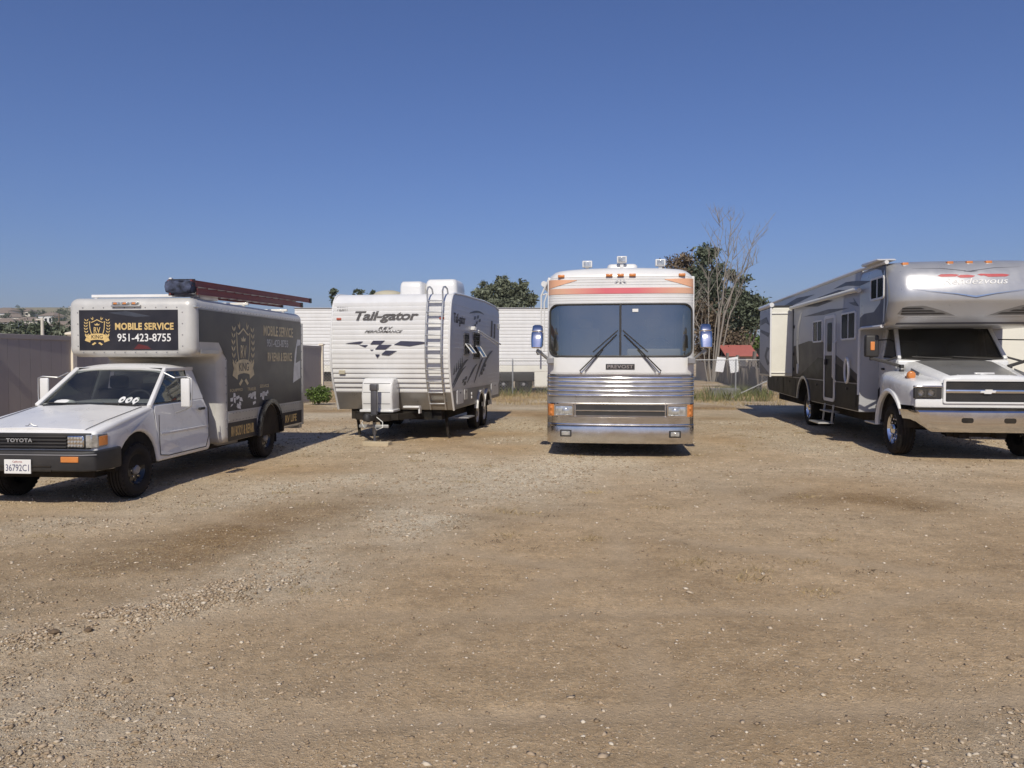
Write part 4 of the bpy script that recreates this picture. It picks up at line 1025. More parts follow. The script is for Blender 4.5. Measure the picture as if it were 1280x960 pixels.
# ------------------------------------------------------------ the motor coach, seen from the front
def build_bus():
    T = thing('motor_coach', 'white motor coach with chrome front slats and red stripe over windshield', 'motorhome', (1.78, 12.65, 0), -R(7))
    HW = 1.22
    def pl(x, hw=HW):
        q = min(1, abs(x)/hw); return .06*q*q + .26*(1-math.sqrt(max(0, 1-q**9)))
    def xs_of(x0, x1, n=28):
        if x1-x0 > 2.2:      # crowd points into the rounded corners
            return [HW*math.sin(PI/2*t)*(1 if True else 1) for t in np.linspace(-1, 1, n+8)]
        return list(np.linspace(x0, x1, n))
    def strip(rows, x0=-HW, x1=HW, th=.05, n=28):
        rings = []
        for z, yo in rows:
            xs_ = xs_of(x0, x1, n)
            out = [(x, pl(x)+yo, z) for x in xs_]; inn = [(x*.985, pl(x)+yo+th, z) for x in xs_[::-1]]
            rings.append(out+inn)
        return MB().loft(rings)
    bump = build(strip([(.215,.05),(.235,-.03),(.30,-.055),(.42,-.06),(.505,-.05),(.525,-.02)], th=.16), 'bumper', 'polish', T, ang=30)
    build(strip([(.522,-.035),(.53,-.062),(.542,-.062),(.55,-.035)], th=.06), 'bumper_trim', 'chrome', bump)
    build(strip([(.52,.02),(.66,.015)]), 'valance', 'polish', T)
    build(strip([(.655,.035),(.885,.035)]), 'lamp_panel', 'polish', T)
    build(strip([(.655,.01),(.66,.002),(.672,.002),(.677,.01)], th=.03), 'trim_strip', 'chrome', T)
    build(strip([(.868,.01),(.873,-.004),(.89,-.004),(.897,.01)], th=.03), 'trim_strip', 'chrome', T)
    for z0, z1 in ((.69,.762), (.778,.862)):
        build(strip([(z0,.012),(z1,.012)], -.73, .73, .03, 14), 'grille_opening', 'black', T)
    build(strip([(.758,.004),(.764,-.004),(.776,-.004),(.782,.004)], -.735, .735, .02, 14), 'trim_strip', 'chrome', T)
    build(strip([(.885,.035),(1.10,.03),(1.375,.02)]), 'slat_backing', 'slatback', T)
    for zz in (1.03, 1.105, 1.18, 1.25, 1.32):
        o_ = build(strip([(zz-.020,.02),(zz-.015,.0),(zz-.004,-.014),(zz+.006,-.012),(zz+.016,.002),(zz+.020,.018)], th=.04), 'slat', 'slat', T, ang=60)
    build(strip([(1.352,.01),(1.358,-.006),(1.372,-.006),(1.38,.01)], th=.03), 'trim_strip', 'chrome', T)
    for xx in (-.74, .74):
        for zz in (1.03, 1.105, 1.18, 1.25, .93): build(MB().lathe([(.010,0),(.007,.006),(0,.007)], (xx, pl(xx)-.005 if zz > 1 else pl(xx)+.03, zz), 'y', 8, sgn=-1), 'bolt', 'chrome', T)
    # lamps
    for sg in (-1, 1):
        x0, x1 = sorted((sg*.775, sg*1.075)); yy = pl(.93)
        h = bx('headlight', 'lens', T, x0, x1, yy-.035, yy+.05, .69, .86, .02, 3)
        fr_ = MB()
        for p in ring_strip(rrect(x0-.012, x1+.012, .678, .872, .02), rrect(x0+.006, x1-.006, .696, .854, .015)): fr_.frame_prism(p, FR((0,yy-.03,0)), .02)
        build(fr_, 'lamp_rim', 'chrome', h)
        build(MB().lathe([(.065,0),(.05,.012),(.02,.02),(0,.022)], ((x0+x1)/2+.03*sg*-1, yy-.034, .765), 'y', 18, sgn=-1), 'bulb', 'lens', h)
        xa, xb = (1.095, 1.205)
        am = MB(); rings = []
        for z in (.675, .872):
            q = list(np.linspace(xa, xb, 7)); rings.append([(sg*x, pl(x)-.018, z) for x in q]+[(sg*x, pl(x)+.04, z) for x in q[::-1]])
        a_ = build(am.loft(rings), 'turn_lamp', 'amber', T, .004)
        for k in (0, 1): build(MB().lathe([(.03,0),(.02,.01),(0,.012)], (sg*1.135, pl(1.135)-.018, .725+.09*k), 'y', 10, sgn=-1), 'bulb', 'amber', a_)
        xf = sg*.89
        f_ = bx('fog_lamp', 'black', T, xf-.095, xf+.095, pl(.9)-.085, pl(.9)-.03, .34, .455, .01)
        bx('lens', 'lens', f_, xf-.07, xf+.07, pl(.9)-.095, pl(.9)-.08, .362, .433, .008)
    # white belt under the windshield
    belt = build(strip([(1.375,.02),(1.40,.0),(1.55,.0),(1.68,.012)]), 'front_belt', 'gel', T)
    bd = bx('name_badge', 'black', T, -.235, .235, -.012, .012, 1.455, 1.545, .004)
    text('lettering', 'PREVOST', FR((0,-.0125,1.50)), 'chrome', bd, .42, .058, .004, bold=.02, space=1.05)
    # windshield: two panes in a black rubber surround, white surround outside
    Z0, Z1 = 1.675, 2.525
    lean = lambda z: .012+.055*(z-Z0)/(Z1-Z0)
    def pane(x0, x1, nm, m_, dy=0.0, z0=Z0, z1=Z1, r=.12, par=T):
        mb = MB(); n = 20; rings = []
        for j in range(13):
            z = z0+(z1-z0)*j/12; d = min(z-z0, z1-z); cut = r-math.sqrt(max(0, r*r-(r-d)**2)) if d < r else 0
            a = x0+(cut if x0 < -.5 else 0); b = x1-(cut if x1 > .5 else 0)
            rings.append([(x, pl(x)+lean(z)+dy, z) for x in np.linspace(a, b, n)])
        mb.loft(rings, cap=False, closed=False); return build(mb, nm, m_, par, fix=False)
    pane(-1.165, -.012, 'windshield', 'glass_bus'); pane(.012, 1.165, 'windshield', 'glass_bus')
    rim = rrect(-1.172, 1.172, Z0-.004, Z1+.004, .13, 6); fine = []
    for i in range(len(rim)):
        a, b = rim[i], rim[(i+1) % len(rim)]; m_ = max(1, int(abs(b[0]-a[0])/.15))
        for k in range(m_): fine.append((a[0]+(b[0]-a[0])*k/m_, a[1]+(b[1]-a[1])*k/m_))
    build(MB().tube([(x, pl(x)+lean(z)-.004, z) for x, z in fine], .017, 6, closed=True), 'windshield_seal', 'black', T)
    bx('windshield_divider', 'black', T, -.017, .017, -.004, .05, Z0, Z1, .004)
    # surround: corner posts and fillets
    for sg in (-1, 1):
        mb = MB(); rings = []
        for j in range(17):
            z = Z0-.002+(Z1-Z0+.004)*j/16; d = min(z-Z0, Z1-z); r = .13; cut = r-math.sqrt(max(0, r*r-(r-max(0, d))**2)) if d < r else 0
            xs_ = np.linspace(1.172-cut, HW, 8)
            rings.append([(sg*x, pl(x)+lean(z)-.002, z) for x in xs_]+[(sg*x*.985, pl(x)+lean(z)+.06, z) for x in xs_[::-1]])
        build(mb.loft(rings), 'corner_post', 'gel', T, ang=50)
    # cap above the windshield, ribbed, and rounded into the roof
    rows = [(Z1,.07)]; z = Z1+.02
    while z < 2.98:
        rows += [(z,.062+.05*(z-Z1)), (z+.006,.070+.05*(z-Z1)), (z+.010,.062+.05*(z-Z1))]; z += .042 if z < 2.7 or z > 2.82 else .13
    rows += [(3.0,.09),(3.05,.125),(3.09,.18),(3.115,.26),(3.13,.40),(3.14,.62)]
    rings = []
    for z, yo in rows:
        f = 1.0 if z < 2.9 else 1-.145*((z-2.9)/.24)**2.0
        xs_ = xs_of(-HW, HW, 28); arch = lambda x: .035*(1-(x/HW)**2)*max(0, (z-2.9)/.24)
        rings.append([(x*f, pl(x)+yo, z+arch(x)) for x in xs_]+[(x*f*.96, pl(x)+yo+.08, z+arch(x)-.01) for x in xs_[::-1]])
    cap = build(MB().loft(rings), 'front_cap', 'gel', T, ang=24)
    def cy(z): return .058+.05*(z-Z1)
    def band(z0, z1, xa, xb, m_, z0b=None, z1b=None, nm='stripe'):
        xs_ = np.linspace(xa, xb, 24) if abs(xb-xa) < 2 else [HW*math.sin(PI/2*t) for t in np.linspace(-.985, .985, 40)]; z0b = z0 if z0b is None else z0b; z1b = z1 if z1b is None else z1b; rings = []
        for i, x in enumerate(xs_):
            t = i/(len(xs_)-1); a, b = z0+(z0b-z0)*t, z1+(z1b-z1)*t; x_ = max(-HW+.002, min(HW-.002, x))
            rings.append([(x_, pl(x_)+cy(a)-.004, a),(x_, pl(x_)+cy(b)-.004, b),(x_, pl(x_)+cy(b)+.02, b),(x_, pl(x_)+cy(a)+.02, a)])
        return build(MB().loft(rings), nm, m_, T, ang=60)
    gm = mat('fading_stripe', (0.60, 0.15, 0.15), 0.4, var=0.08); M['fading'] = gm; n_ = gm.node_tree.nodes; l_ = gm.node_tree.links
    tc = n_.new('ShaderNodeTexCoord'); sp = n_.new('ShaderNodeSeparateXYZ'); ab = n_.new('ShaderNodeMath'); ab.operation = 'ABSOLUTE'; rp = n_.new('ShaderNodeValToRGB')
    l_.new(tc.outputs['Object'], sp.inputs[0]); l_.new(sp.outputs[0], ab.inputs[0]); l_.new(ab.outputs[0], rp.inputs[0])
    e_ = rp.color_ramp.elements; e_[0].position = .25; e_[0].color = (0.60, 0.13, 0.15, 1); e_[1].position = 1.0; e_[1].color = (0.62, 0.36, 0.24, 1)
    l_.new(rp.outputs[0], n_['Principled BSDF'].inputs['Base Color'])
    band(2.705, 2.80, -1.212, 1.212, 'fading')
    for sg in (-1, 1): band(2.93, 2.937, sg*.72, sg*1.212, 'orange', 2.80, 2.955)
    for xx in (-.98, -.185, 0, .195, 1.0):
        l_ = bx('marker_light', 'amber', T, xx-.055, xx+.055, pl(xx)+.045, pl(xx)+.12, 2.985, 3.03, .012, 3)
    em = [[(-.10,2.90),(-.03,2.935),(-.06,2.895)], [(.10,2.90),(.03,2.935),(.06,2.895)], [(-.02,2.89),(0,2.95),(.02,2.89)]]
    o_ = flat('cap_emblem', em, FR((0,.055,0)), 'alum', T, .006)
    # body shell: sides, roof, floor, tail
    for sg in (-1, 1):
        x0, x1 = sorted((sg*(HW-.05), sg*HW))
        w_ = bx('side_wall', 'gel', T, x0, x1, .30, 12.0, 1.36, 3.0, .01); bx('lower_side', 'polish', T, x0, x1, .28, 12.0, .30, 1.362, .01)
        for k in range(4): bx('window', 'winglass', w_, min(sg*HW, sg*HW+sg*.004), max(sg*HW, sg*HW+sg*.004), .9+2.6*k, 3.0+2.6*k, 1.75, 2.55, 0)
        rb = MB()
        for zz in (1.03, 1.105, 1.18, 1.25, 1.32): rb.beam((sg*(HW+.004),.3,zz),(sg*(HW+.004),12,zz),.012,.02)
        build(rb, 'side_ribs', 'chrome', w_, kind='stuff')
        for yy in (2.3, 9.3, 10.5): wheel(T, (sg*1.03, yy, .52), .52, .28, .29, sg, 'chrome')
        # awning arm standing off the side
        if sg < 0:
            aw = MB().tube([(-1.20,.42,3.02),(-1.34,.45,2.72),(-1.35,.46,1.45)], .016, 6).tube([(-1.24,.46,2.75),(-1.29,.46,2.6),(-1.29,.46,1.75)], .013, 6)
            aw.tube([(-1.34,.46,2.72),(-1.24,.46,2.75)], .012, 6); build(aw, 'awning_arm', 'gel', T)
            build(MB().tube([(-1.30,.5,2.92),(-1.30,6.5,2.92)], .05, 10), 'awning_roll', 'gel', T)
    pr = [(-1.22,2.96),(-1.19,3.05),(-1.10,3.12),(-.8,3.16),(0,3.19),(.8,3.16),(1.10,3.12),(1.19,3.05),(1.22,2.96)]
    build(MB().prism(pr+[(a*.96, b-.05) for a, b in pr[::-1]], 'y', .60, 12.0), 'roof', 'gel', T, ang=40)
    bx('tail', 'gel', T, -1.2, 1.2, 11.95, 12.04, .4, 3.05, .02); bx('floor', 'under', T, -1.17, 1.17, .5, 11.9, .55, 1.30, 0); bx('undercarriage', 'under', T, -.9, .9, .6, 11.6, .32, .6, 0)
    # cabin seen through the glass
    bx('dashboard', 'dash', T, -1.10, 1.10, .40, .85, 1.25, 1.66, .04, 3)
    bx('driver_console', 'beige', T, .12, 1.02, .42, .66, 1.62, 1.80, .035, 3)
    q = MB(); cx, cy_, cz = .66, .82, 1.83
    q.tube([(cx+.23*math.cos(2*PI*i/26), cy_+.10*math.sin(2*PI*i/26), cz+.16*math.sin(2*PI*i/26)) for i in range(26)], .014, 6, closed=True)
    q.tube([(cx-.22,cy_,cz),(cx+.22,cy_,cz)], .014, 6).tube([(cx,cy_,cz),(cx,.6,1.6)], .03, 8); build(q, 'steering_wheel', 'dash', T)
    for sx, nm in ((-.62,'passenger_seat'), (.62,'driver_seat')):
        build(MB().box(sx-.27, sx+.27, 1.35, 1.85, 1.45, 1.62).box(sx-.26, sx+.26, 1.75, 1.92, 1.58, 2.20).box(sx-.14, sx+.14, 1.78, 1.90, 2.18, 2.38), nm, 'beige', T, .05, 3)
    bx('cabin_partition', 'grey', T, -1.17, 1.17, 3.2, 3.25, 1.3, 3.0, 0)
    for sg in (-1, 1): bx('curtain', 'beige', T, *sorted((sg*1.03, sg*1.135)), .27, .33, 1.72, 2.50, .02)
    st = flat('window_sticker', [rect(.195,.29,2.40,2.45)], FR((0,.035,0)), 'whiteprint', T, .002)
    # wipers
    for sg in (-1, 1):
        w_ = MB().tube([(sg*.64,-.02,1.40),(sg*.66,-.045,1.43),(sg*.32,-.02,1.77),(sg*.06,-.012,2.03)], .011, 6).tube([(sg*.58,-.02,1.42),(sg*.28,-.008,1.78)], .008, 6)
        w_.beam((sg*.45,-.008,1.74),(sg*.04,.0,2.10),.012,.014)
        wo_ = build(w_, 'wiper', 'black', T); build(MB().lathe([(.022,0),(.02,.03),(0,.032)], (sg*.64,0,1.40), 'y', 10, sgn=-1), 'wiper_pivot', 'chrome', wo_)
    # mirrors on arms
    for sg in (-1, 1):
        m_ = bpy.data.objects.new('mirror', None); link(m_, T)
        cx = sg*1.36; rings = []
        for z, wd, dp in ((1.80,.06,.045),(1.82,.09,.075),(1.95,.10,.09),(2.06,.095,.085),(2.075,.085,.07),(2.09,.09,.08),(2.17,.08,.065),(2.19,.05,.035)):
            rings.append([(cx+a*wd*2-sg*.02*(z-1.9), -.12+b*dp*2*(1.25 if b < 0 and z < 1.9 else 1)+.22*(z-1.9), z) for a, b in rrect(-.5, .5, -.5, .5, .2, 3)])
        build(MB().loft(rings), 'mirror_head', 'chrome', m_, ang=40)
        bx('mirror_glass', 'winglass', m_, cx-.09, cx+.09, -.02, .035, 1.84, 2.05, .004)
        build(MB().beam((cx,-.12,1.78),(sg*1.20,.03,1.63),.05,.04).beam((cx,-.12,1.76),(cx-sg*.03,-.10,1.70),.05,.05), 'mirror_arm', 'galv', m_, .008)
        bx('mirror_bracket', 'grey', m_, *sorted((sg*1.10, sg*1.21)), -.01, .24, 1.55, 1.65, .01)
    # roof lamps and hatch
    for xx, zz, yy in ((-.56,3.18,.62),(.03,3.25,.62),(.68,3.19,.62)):
        l_ = build(MB().box(xx-.085, xx+.085, yy-.06, yy+.08, zz+.02, zz+.135), 'roof_floodlight', 'gel', T, .012)
        bx('lens', 'lens', l_, xx-.062, xx+.062, yy-.068, yy-.055, zz+.038, zz+.117, .004); bx('foot', 'gel', l_, xx-.03, xx+.03, yy-.02, yy+.04, zz-.06, zz+.03, .004)
    ring = lambda f, z: [(.04+a*.50*f, .95+b*.60*f, z) for a, b in rrect(-.5, .5, -.5, .5, .15)]
    build(MB().loft([ring(1.05,3.15), ring(1.03,3.23), ring(.93,3.26), ring(.5,3.265)]), 'roof_hatch', 'gel', T, ang=50)
    build(MB().tube([(.78,2.2,3.15),(.78,2.2,3.55)], .012, 6).lathe([(.03,0),(.035,.05),(.03,.10),(0,.11)], (.78,2.2,3.42), 'z', 10), 'antenna', 'black', T)
    return T
build_bus()

# ------------------------------------------------------------ the big cab-over motorhome on a truck chassis
def build_super_c():
    T = thing('cab_over_motorhome', 'silver and charcoal cab-over motorhome with white truck hood and chrome bumper', 'motorhome', (7.46, 12.0, 0), -R(8))
    HW = 1.25
    # --- coach body behind the cab
    pr = [(2.35,.62),(2.35,2.20),(2.35,3.28),(11.4,3.26),(11.5,3.20),(11.5,.75),(11.2,.68),(7.55,.62)] + arc(6.75,.55,.60,8,172,12) + [(5.9,.62)]
    body = build(MB().prism(pr, 'x', -HW, HW), 'coach_body', 'rvgrey', T, .02, 3)
    bx('underframe', 'under', T, -.95, .95, 1.0, 11.2, .42, .75, 0)
    # --- over-cab bunk: rounded plan, lofted upwards
    def ring(z, yf, hw, yr=2.42, r=.30):
        n = 7; o = []
        for sx, a0 in ((-1, 180), (1, 270)):
            for i in range(n+1):
                q = R(a0+90*i/n); o.append((sx*(hw-r)+r*math.cos(q), yf+r+r*math.sin(q)))
            if sx < 0: o += [(x, yf) for x in np.linspace(-(hw-r), hw-r, 15)[1:-1]]
        full = [(-hw, yr)] + o + [(hw, yr)]
        # bow the front a little
        return [(x, y+.10*(x/hw)**2*(1 if y < yf+r else 0)-.05, z) for x, y in full]
    rows = [(2.17,1.02,1.21,.26),(2.19,.90,1.235,.26),(2.24,.80,1.245,.26),(2.36,.72,1.25,.27),(2.53,.615,1.25,.28),(2.57,.585,1.25,.28),(2.60,.575,1.25,.28),(2.80,.60,1.25,.28),(3.0,.67,1.25,.30),(3.12,.75,1.245,.32),(3.20,.84,1.235,.34),(3.26,.98,1.21,.36),(3.295,1.2,1.16,.38)]
    oc = build(MB().loft([ring(z, y, h, 2.42, r) for z, y, h, r in rows]), 'over_cab', 'silver', T, ang=32)
    def ocy(x, z):
        for (z0, y0, h0, r0), (z1, y1, h1, r1) in zip(rows, rows[1:]):
            if z0 <= z <= z1:
                t = (z-z0)/(z1-z0); y = y0+(y1-y0)*t; h = h0+(h1-h0)*t; r = r0+(r1-r0)*t; break
        else: y, h, r = rows[-1][1:4]
        ax = abs(x); yy = y
        if ax > h-r: d = min(ax-(h-r), r); yy = y+r-math.sqrt(max(0, r*r-d*d))
        return yy+.10*(x/h)**2-.05
    def fd(name, polys, m_, h=.006, par=T, dense=10, lift=.004):
        """print on the curved front: every polygon is cut into thin columns and laid on the surface"""
        mb = MB()
        for p in polys:
            x0, x1 = min(q[0] for q in p), max(q[0] for q in p)
            n = max(1, int((x1-x0)/.05)); xsn = np.linspace(x0, x1, n+1); lo, hi = [], []
            for x in xsn:
                x = min(max(x, x0+1e-4), x1-1e-4); zz = []
                for i in range(len(p)):
                    (a, b), (c, d) = p[i], p[(i+1) % len(p)]
                    if (a-x)*(c-x) <= 0 and a != c: zz.append(b+(d-b)*(x-a)/(c-a))
                lo.append((x, min(zz))); hi.append((x, max(zz)))
            m2 = 4; rings = []
            for (x, a), (_, b) in zip(lo, hi):
                zs = [a+(b-a)*k/m2 for k in range(m2+1)]
                rings.append([(x, ocy(x, z)-lift, z) for z in zs]+[(x, ocy(x, z)+.006, z) for z in zs[::-1]])
            mb.loft(rings)
        return build(mb, name, m_, par, ang=50)
    # louvres low on the over-cab, recess plate and slats
    for sg in (-1, 1):
        P = [(.22,2.33),(.45,2.42),(.75,2.505),(1.0,2.50),(1.10,2.46),(1.12,2.38),(1.0,2.345)]
        lv = fd('louvre_recess', [[(sg*a, b) for a, b in P]], 'hoodgrey', lift=.003)
        for k in range(3):
            z = 2.378+.042*k; xa = .40+.17*k
            fd('louvre_slat', [[(sg*xa, z-.010), (sg*1.07, z-.010), (sg*1.07, z+.012), (sg*(xa+.06), z+.012)]], 'black', par=lv, lift=.010)
        fd('louvre_trim', [[(sg*.22,2.325),(sg*1.1,2.335),(sg*1.1,2.345),(sg*.22,2.338)]], 'silver', par=lv, lift=.010)
    fd('lower_band', [[(-1.1,2.205),(1.1,2.205),(1.1,2.235),(-1.1,2.235)]], 'rvmid', lift=.003)
    # chevron decals, logo
    fd('chevron_decal', [[(-.95,2.775),(-.30,2.69),(0,2.628),(0,2.655),(-.30,2.70)]], 'bluedec'); fd('chevron_decal', [[(.95,2.775),(.30,2.69),(0,2.628),(0,2.655),(.30,2.70)]], 'bluedec')
    fd('chevron_decal', [[(-.75,2.735),(-.3,2.675),(0,2.615),(0,2.630),(-.3,2.684)]], 'rvmid'); fd('chevron_decal', [[(.75,2.735),(.3,2.675),(0,2.615),(0,2.630),(.3,2.684)]], 'rvmid')
    fd('upper_line', [[(-.9,3.135),(-.45,3.12),(-.10,3.07),(-.10,3.078),(-.45,3.127)]], 'rvmid'); fd('upper_line', [[(.75,3.135),(.35,3.12),(-.02,3.07),(-.02,3.078),(.35,3.127)]], 'rvmid')
    fd('upper_line', [[(-.14,3.068),(-.04,3.055),(.08,3.068),(-.04,3.075)]], 'rvmid')
    lg = bpy.data.objects.new('front_logo', None); link(lg, T)
    rr = random.Random(4)
    for (x0, x1, z0, z1) in ((-.55,-.22,2.975,3.02),(-.26,.02,2.955,3.005),(.05,.22,2.985,3.02),(.16,.55,2.965,3.015)):
        fd('logo_flame', [[(x0,z0+.02),(x0+.06,z0),(x1-.05,z0+.004),(x1,z0+.03),(x1-.08,z1),(x0+.05,z1)]], 'reddec', par=lg)
    drape(text('lettering', 'Rendezvous', FR((.02,0,2.90)), 'whiteprint', lg, .98, .10, .003, shear=.3), lambda x, z: ocy(x, z)-.004)
    for xx in (-.96,-.28,.02,.32,.98):
        z_ = 3.225
        m_ = bx('marker_light', 'amber', T, xx-.05, xx+.05, ocy(xx, z_)-.03, ocy(xx, z_)+.10, z_-.022, z_+.028, .012, 3)
        bx('lamp_base', 'silver', m_, xx-.06, xx+.06, ocy(xx, z_-.02)-.012, ocy(xx, z_)+.10, z_-.035, z_-.02, .004)
    # --- left side prints of the coach (it faces the yard)
    Xl = -HW; L = lambda off=0.0: LT((Xl-off, 0, 0))
    def side(name, pts, m_, h=.004, off=0.0, par=T):
        return flat(name, [[(-a, b) for a, b in pts]], L(off), m_, par, h)
    side('front_swoop', [(.98,2.22),(2.35,2.22),(2.34,2.40),(2.1,2.46),(1.55,2.46),(1.22,2.60),(1.08,2.80),(1.06,3.02),(1.18,3.16),(1.5,3.22),(.95,3.22),(.90,2.6)], 'rvmid')
    side('swoop_edge', [(1.00,2.28),(1.06,2.24),(1.03,2.6),(1.05,3.1),(1.0,3.15),(.97,2.6)], 'silver', .006)
    side('upper_swoosh', [(1.75,3.03),(2.6,3.12),(3.3,3.16),(4.2,3.10),(3.2,3.08),(2.4,3.0)], 'rvmid'); side('upper_swoosh', [(3.0,2.98),(3.8,3.05),(5.6,3.02),(4.4,2.96)], 'rvmid')
    side('upper_swoosh', [(4.2,2.86),(5.2,2.95),(6.8,2.9),(5.5,2.82)], 'rvmid'); side('upper_swoosh', [(5.8,3.12),(7.6,3.18),(9.6,3.06),(11.0,2.9),(9.4,2.98),(7.2,3.06)], 'rvmid')
    side('upper_swoosh', [(3.0,2.63),(4.6,2.70),(6.9,2.66),(5.0,2.60)], 'rvmid'); side('star_decal', [(2.42,2.62),(2.78,2.80),(2.70,2.72),(3.1,2.74),(2.75,2.66)], 'rvmid')
    # two-tone: taupe then charcoal below a rising diagonal
    side('taupe_field', [(2.36,1.30),(2.36,1.20),(7.9,1.18),(7.9,1.95),(6.3,2.05),(5.0,2.0),(4.0,1.72),(3.1,1.50)], 'rvbrown')
    side('charcoal_field', [(2.36,.64),(2.36,1.16),(3.2,1.40),(4.4,1.62),(5.4,1.66),(6.4,1.40),(7.2,1.20),(11.4,1.16),(11.4,.80),(11.1,.70),(7.55,.64)] + [(a, b) for a, b in arc(6.75,.55,.60,8,172,12)] + [(5.9,.64)], 'rvdark', .006)
    side('beltline_trim', [(2.4,1.145),(11.4,1.135),(11.4,1.155),(2.4,1.165)], 'grey', .010)
    side('rear_swirl', [(7.25,1.3),(7.5,1.6),(7.62,2.0),(7.5,2.45),(7.2,2.75),(7.0,2.8),(7.3,2.4),(7.38,2.0),(7.3,1.6)], 'silver', .005)
    # windows and door
    def win(y0, y1, z0, z1, split=True):
        w_ = bpy.data.objects.new('window', None); link(w_, T)
        fr_ = MB()
        for p in ring_strip([(-a, b) for a, b in rrect(y0, y1, z0, z1, .06)], [(-a, b) for a, b in rrect(y0+.035, y1-.035, z0+.035, z1-.035, .04)]): fr_.frame_prism(p, L(.0), .022)
        build(fr_, 'window_frame', 'alum_white', w_)
        flat('pane', [[(-a, b) for a, b in rrect(y0+.03, y1-.03, z0+.03, z1-.03, .04)]], L(0), 'winglass', w_, .010)
        if split: flat('mullion', [[(-a, b) for a, b in rect((y0+y1)/2-.016, (y0+y1)/2+.016, z0+.03, z1-.03)]], L(0), 'alum_white', w_, .018)
    win(1.0, 1.72, 2.66, 3.06); win(2.58, 3.55, 2.0, 2.55); win(5.02, 5.85, 2.0, 2.50)
    dr = bpy.data.objects.new('entry_door', None); link(dr, T)
    fr_ = MB()
    for p in ring_strip([(-a, b) for a, b in rrect(3.96,4.82,.72,2.56,.10)], [(-a, b) for a, b in rrect(4.03,4.75,.79,2.49,.06)]): fr_.frame_prism(p, L(.004), .024)
    build(fr_, 'door_frame', 'alum_white', dr)
    flat('door_panel', [[(-a, b) for a, b in rrect(4.02,4.76,.78,1.70,.02)]], L(.004), 'rvdark', dr, .012)
    flat('door_panel', [[(-a, b) for a, b in rrect(4.02,4.76,1.70,2.50,.02)]], L(.004), 'rvgrey', dr, .012)
    flat('door_window', [[(-a, b) for a, b in rrect(4.22,4.56,1.78,2.40,.05)]], L(.004), 'winglass', dr, .018)
    bx('door_handle', 'black', dr, Xl-.05, Xl-.01, 4.62, 4.70, 1.50, 1.62, .008)
    build(MB().tube([(Xl-.02,3.86,1.15),(Xl-.09,3.84,1.25),(Xl-.09,3.84,1.95),(Xl-.02,3.86,2.0)], .016, 8), 'grab_rail', 'alum_white', T)
    build(MB().tube([(Xl-.06, 2.95+.14*math.cos(2*PI*i/20), 1.40+.24*math.sin(2*PI*i/20)) for i in range(20)], .024, 8, closed=True), 'assist_handle', 'alum_white', T)
    # body front edge trim
    build(MB().tube([(Xl-.005,2.36,.95),(Xl-.005,2.36,2.05),(Xl-.005,2.33,2.17),(Xl-.005,2.2,2.20),(Xl-.005,1.1,2.19)], .028, 8), 'corner_trim', 'alum_white', T)
    # awning tube, roof rail, slide-out
    build(MB().tube([(Xl-.07,2.2,2.90),(Xl-.09,2.3,2.92),(Xl-.09,7.9,2.94)], .045, 10), 'awning_roll', 'cream', T)
    build(MB().tube([(Xl+.01,.95,3.27),(Xl+.0,2.4,3.30),(Xl+.0,11.4,3.28)], .035, 8), 'roof_rail', 'gel', T)
    build(MB().prism([(1.0,3.31),(1.1,3.345),(1.9,3.36),(2.0,3.33),(1.9,3.30)], 'x', -1.36, -1.06), 'roof_wing', 'gel', T, .012, 3)
    bx('roof_air_conditioner', 'gel', T, -.4, .4, 5.2, 6.2, 3.26, 3.52, .08, 4)
    sl = bx('slide_out', 'cream', T, Xl-.56, Xl+.1, 8.0, 9.6, 1.17, 2.96, .015)
    flat('slide_face', [[(-a, b) for a, b in rect(8.04,9.57,1.2,2.93)]], L(.56), 'rvgrey', sl, .006)
    for pp in ([(8.1,2.5),(8.6,2.75),(9.5,2.7),(9.5,2.55),(8.7,2.6)], [(8.1,2.3),(9.5,2.45),(9.5,2.38),(8.3,2.2)], [(8.06,1.5),(8.4,1.45),(8.8,1.7),(8.5,1.95),(8.1,1.9),(8.45,1.8),(8.5,1.65)], [(8.1,1.22),(9.5,1.22),(9.5,1.55),(8.9,1.4)]):
        flat('slide_swirl', [[(-a, b) for a, b in pp]], L(.566), 'rvmid', sl, .004)
    bx('slide_rim', 'alum_white', sl, Xl-.585, Xl-.54, 7.975, 8.02, 1.15, 2.98, .006); bx('slide_rim', 'alum_white', sl, Xl-.57, Xl, 7.97, 8.005, 2.80, 2.815, 0)
    bx('slide_rim', 'alum_white', sl, Xl-.57, Xl, 7.97, 8.005, 1.255, 1.265, 0)
    build(MB().tube([(Xl-.55,7.95,3.03),(Xl-.55,9.6,3.03)], .06, 10), 'slide_topper', 'gel', T)
    bx('slide_awning', 'black', T, Xl-.5, Xl, 8.0, 9.6, 2.965, 3.02, .005)
    bx('slide_seal', 'black', sl, Xl-.012, Xl+.02, 7.94, 8.0, 1.12, 3.0, 0)
    for zz in (1.35, 1.75, 2.45): bx('latch', 'black', T, Xl-.035, Xl, 7.82, 7.9, zz-.04, zz+.04, .006)
    bx('wall_handle', 'alum_white', T, Xl-.03, Xl, 7.35, 7.43, 1.25, 1.5, .01)
    # right hand slide-out, its front end in the sun behind the hood
    sr = bx('slide_out', 'cream', T, HW-.1, HW+.85, 2.75, 5.6, .95, 2.86, .015); bx('slide_rim', 'alum_white', sr, HW+.82, HW+.875, 2.73, 2.78, .93, 2.88, .006)
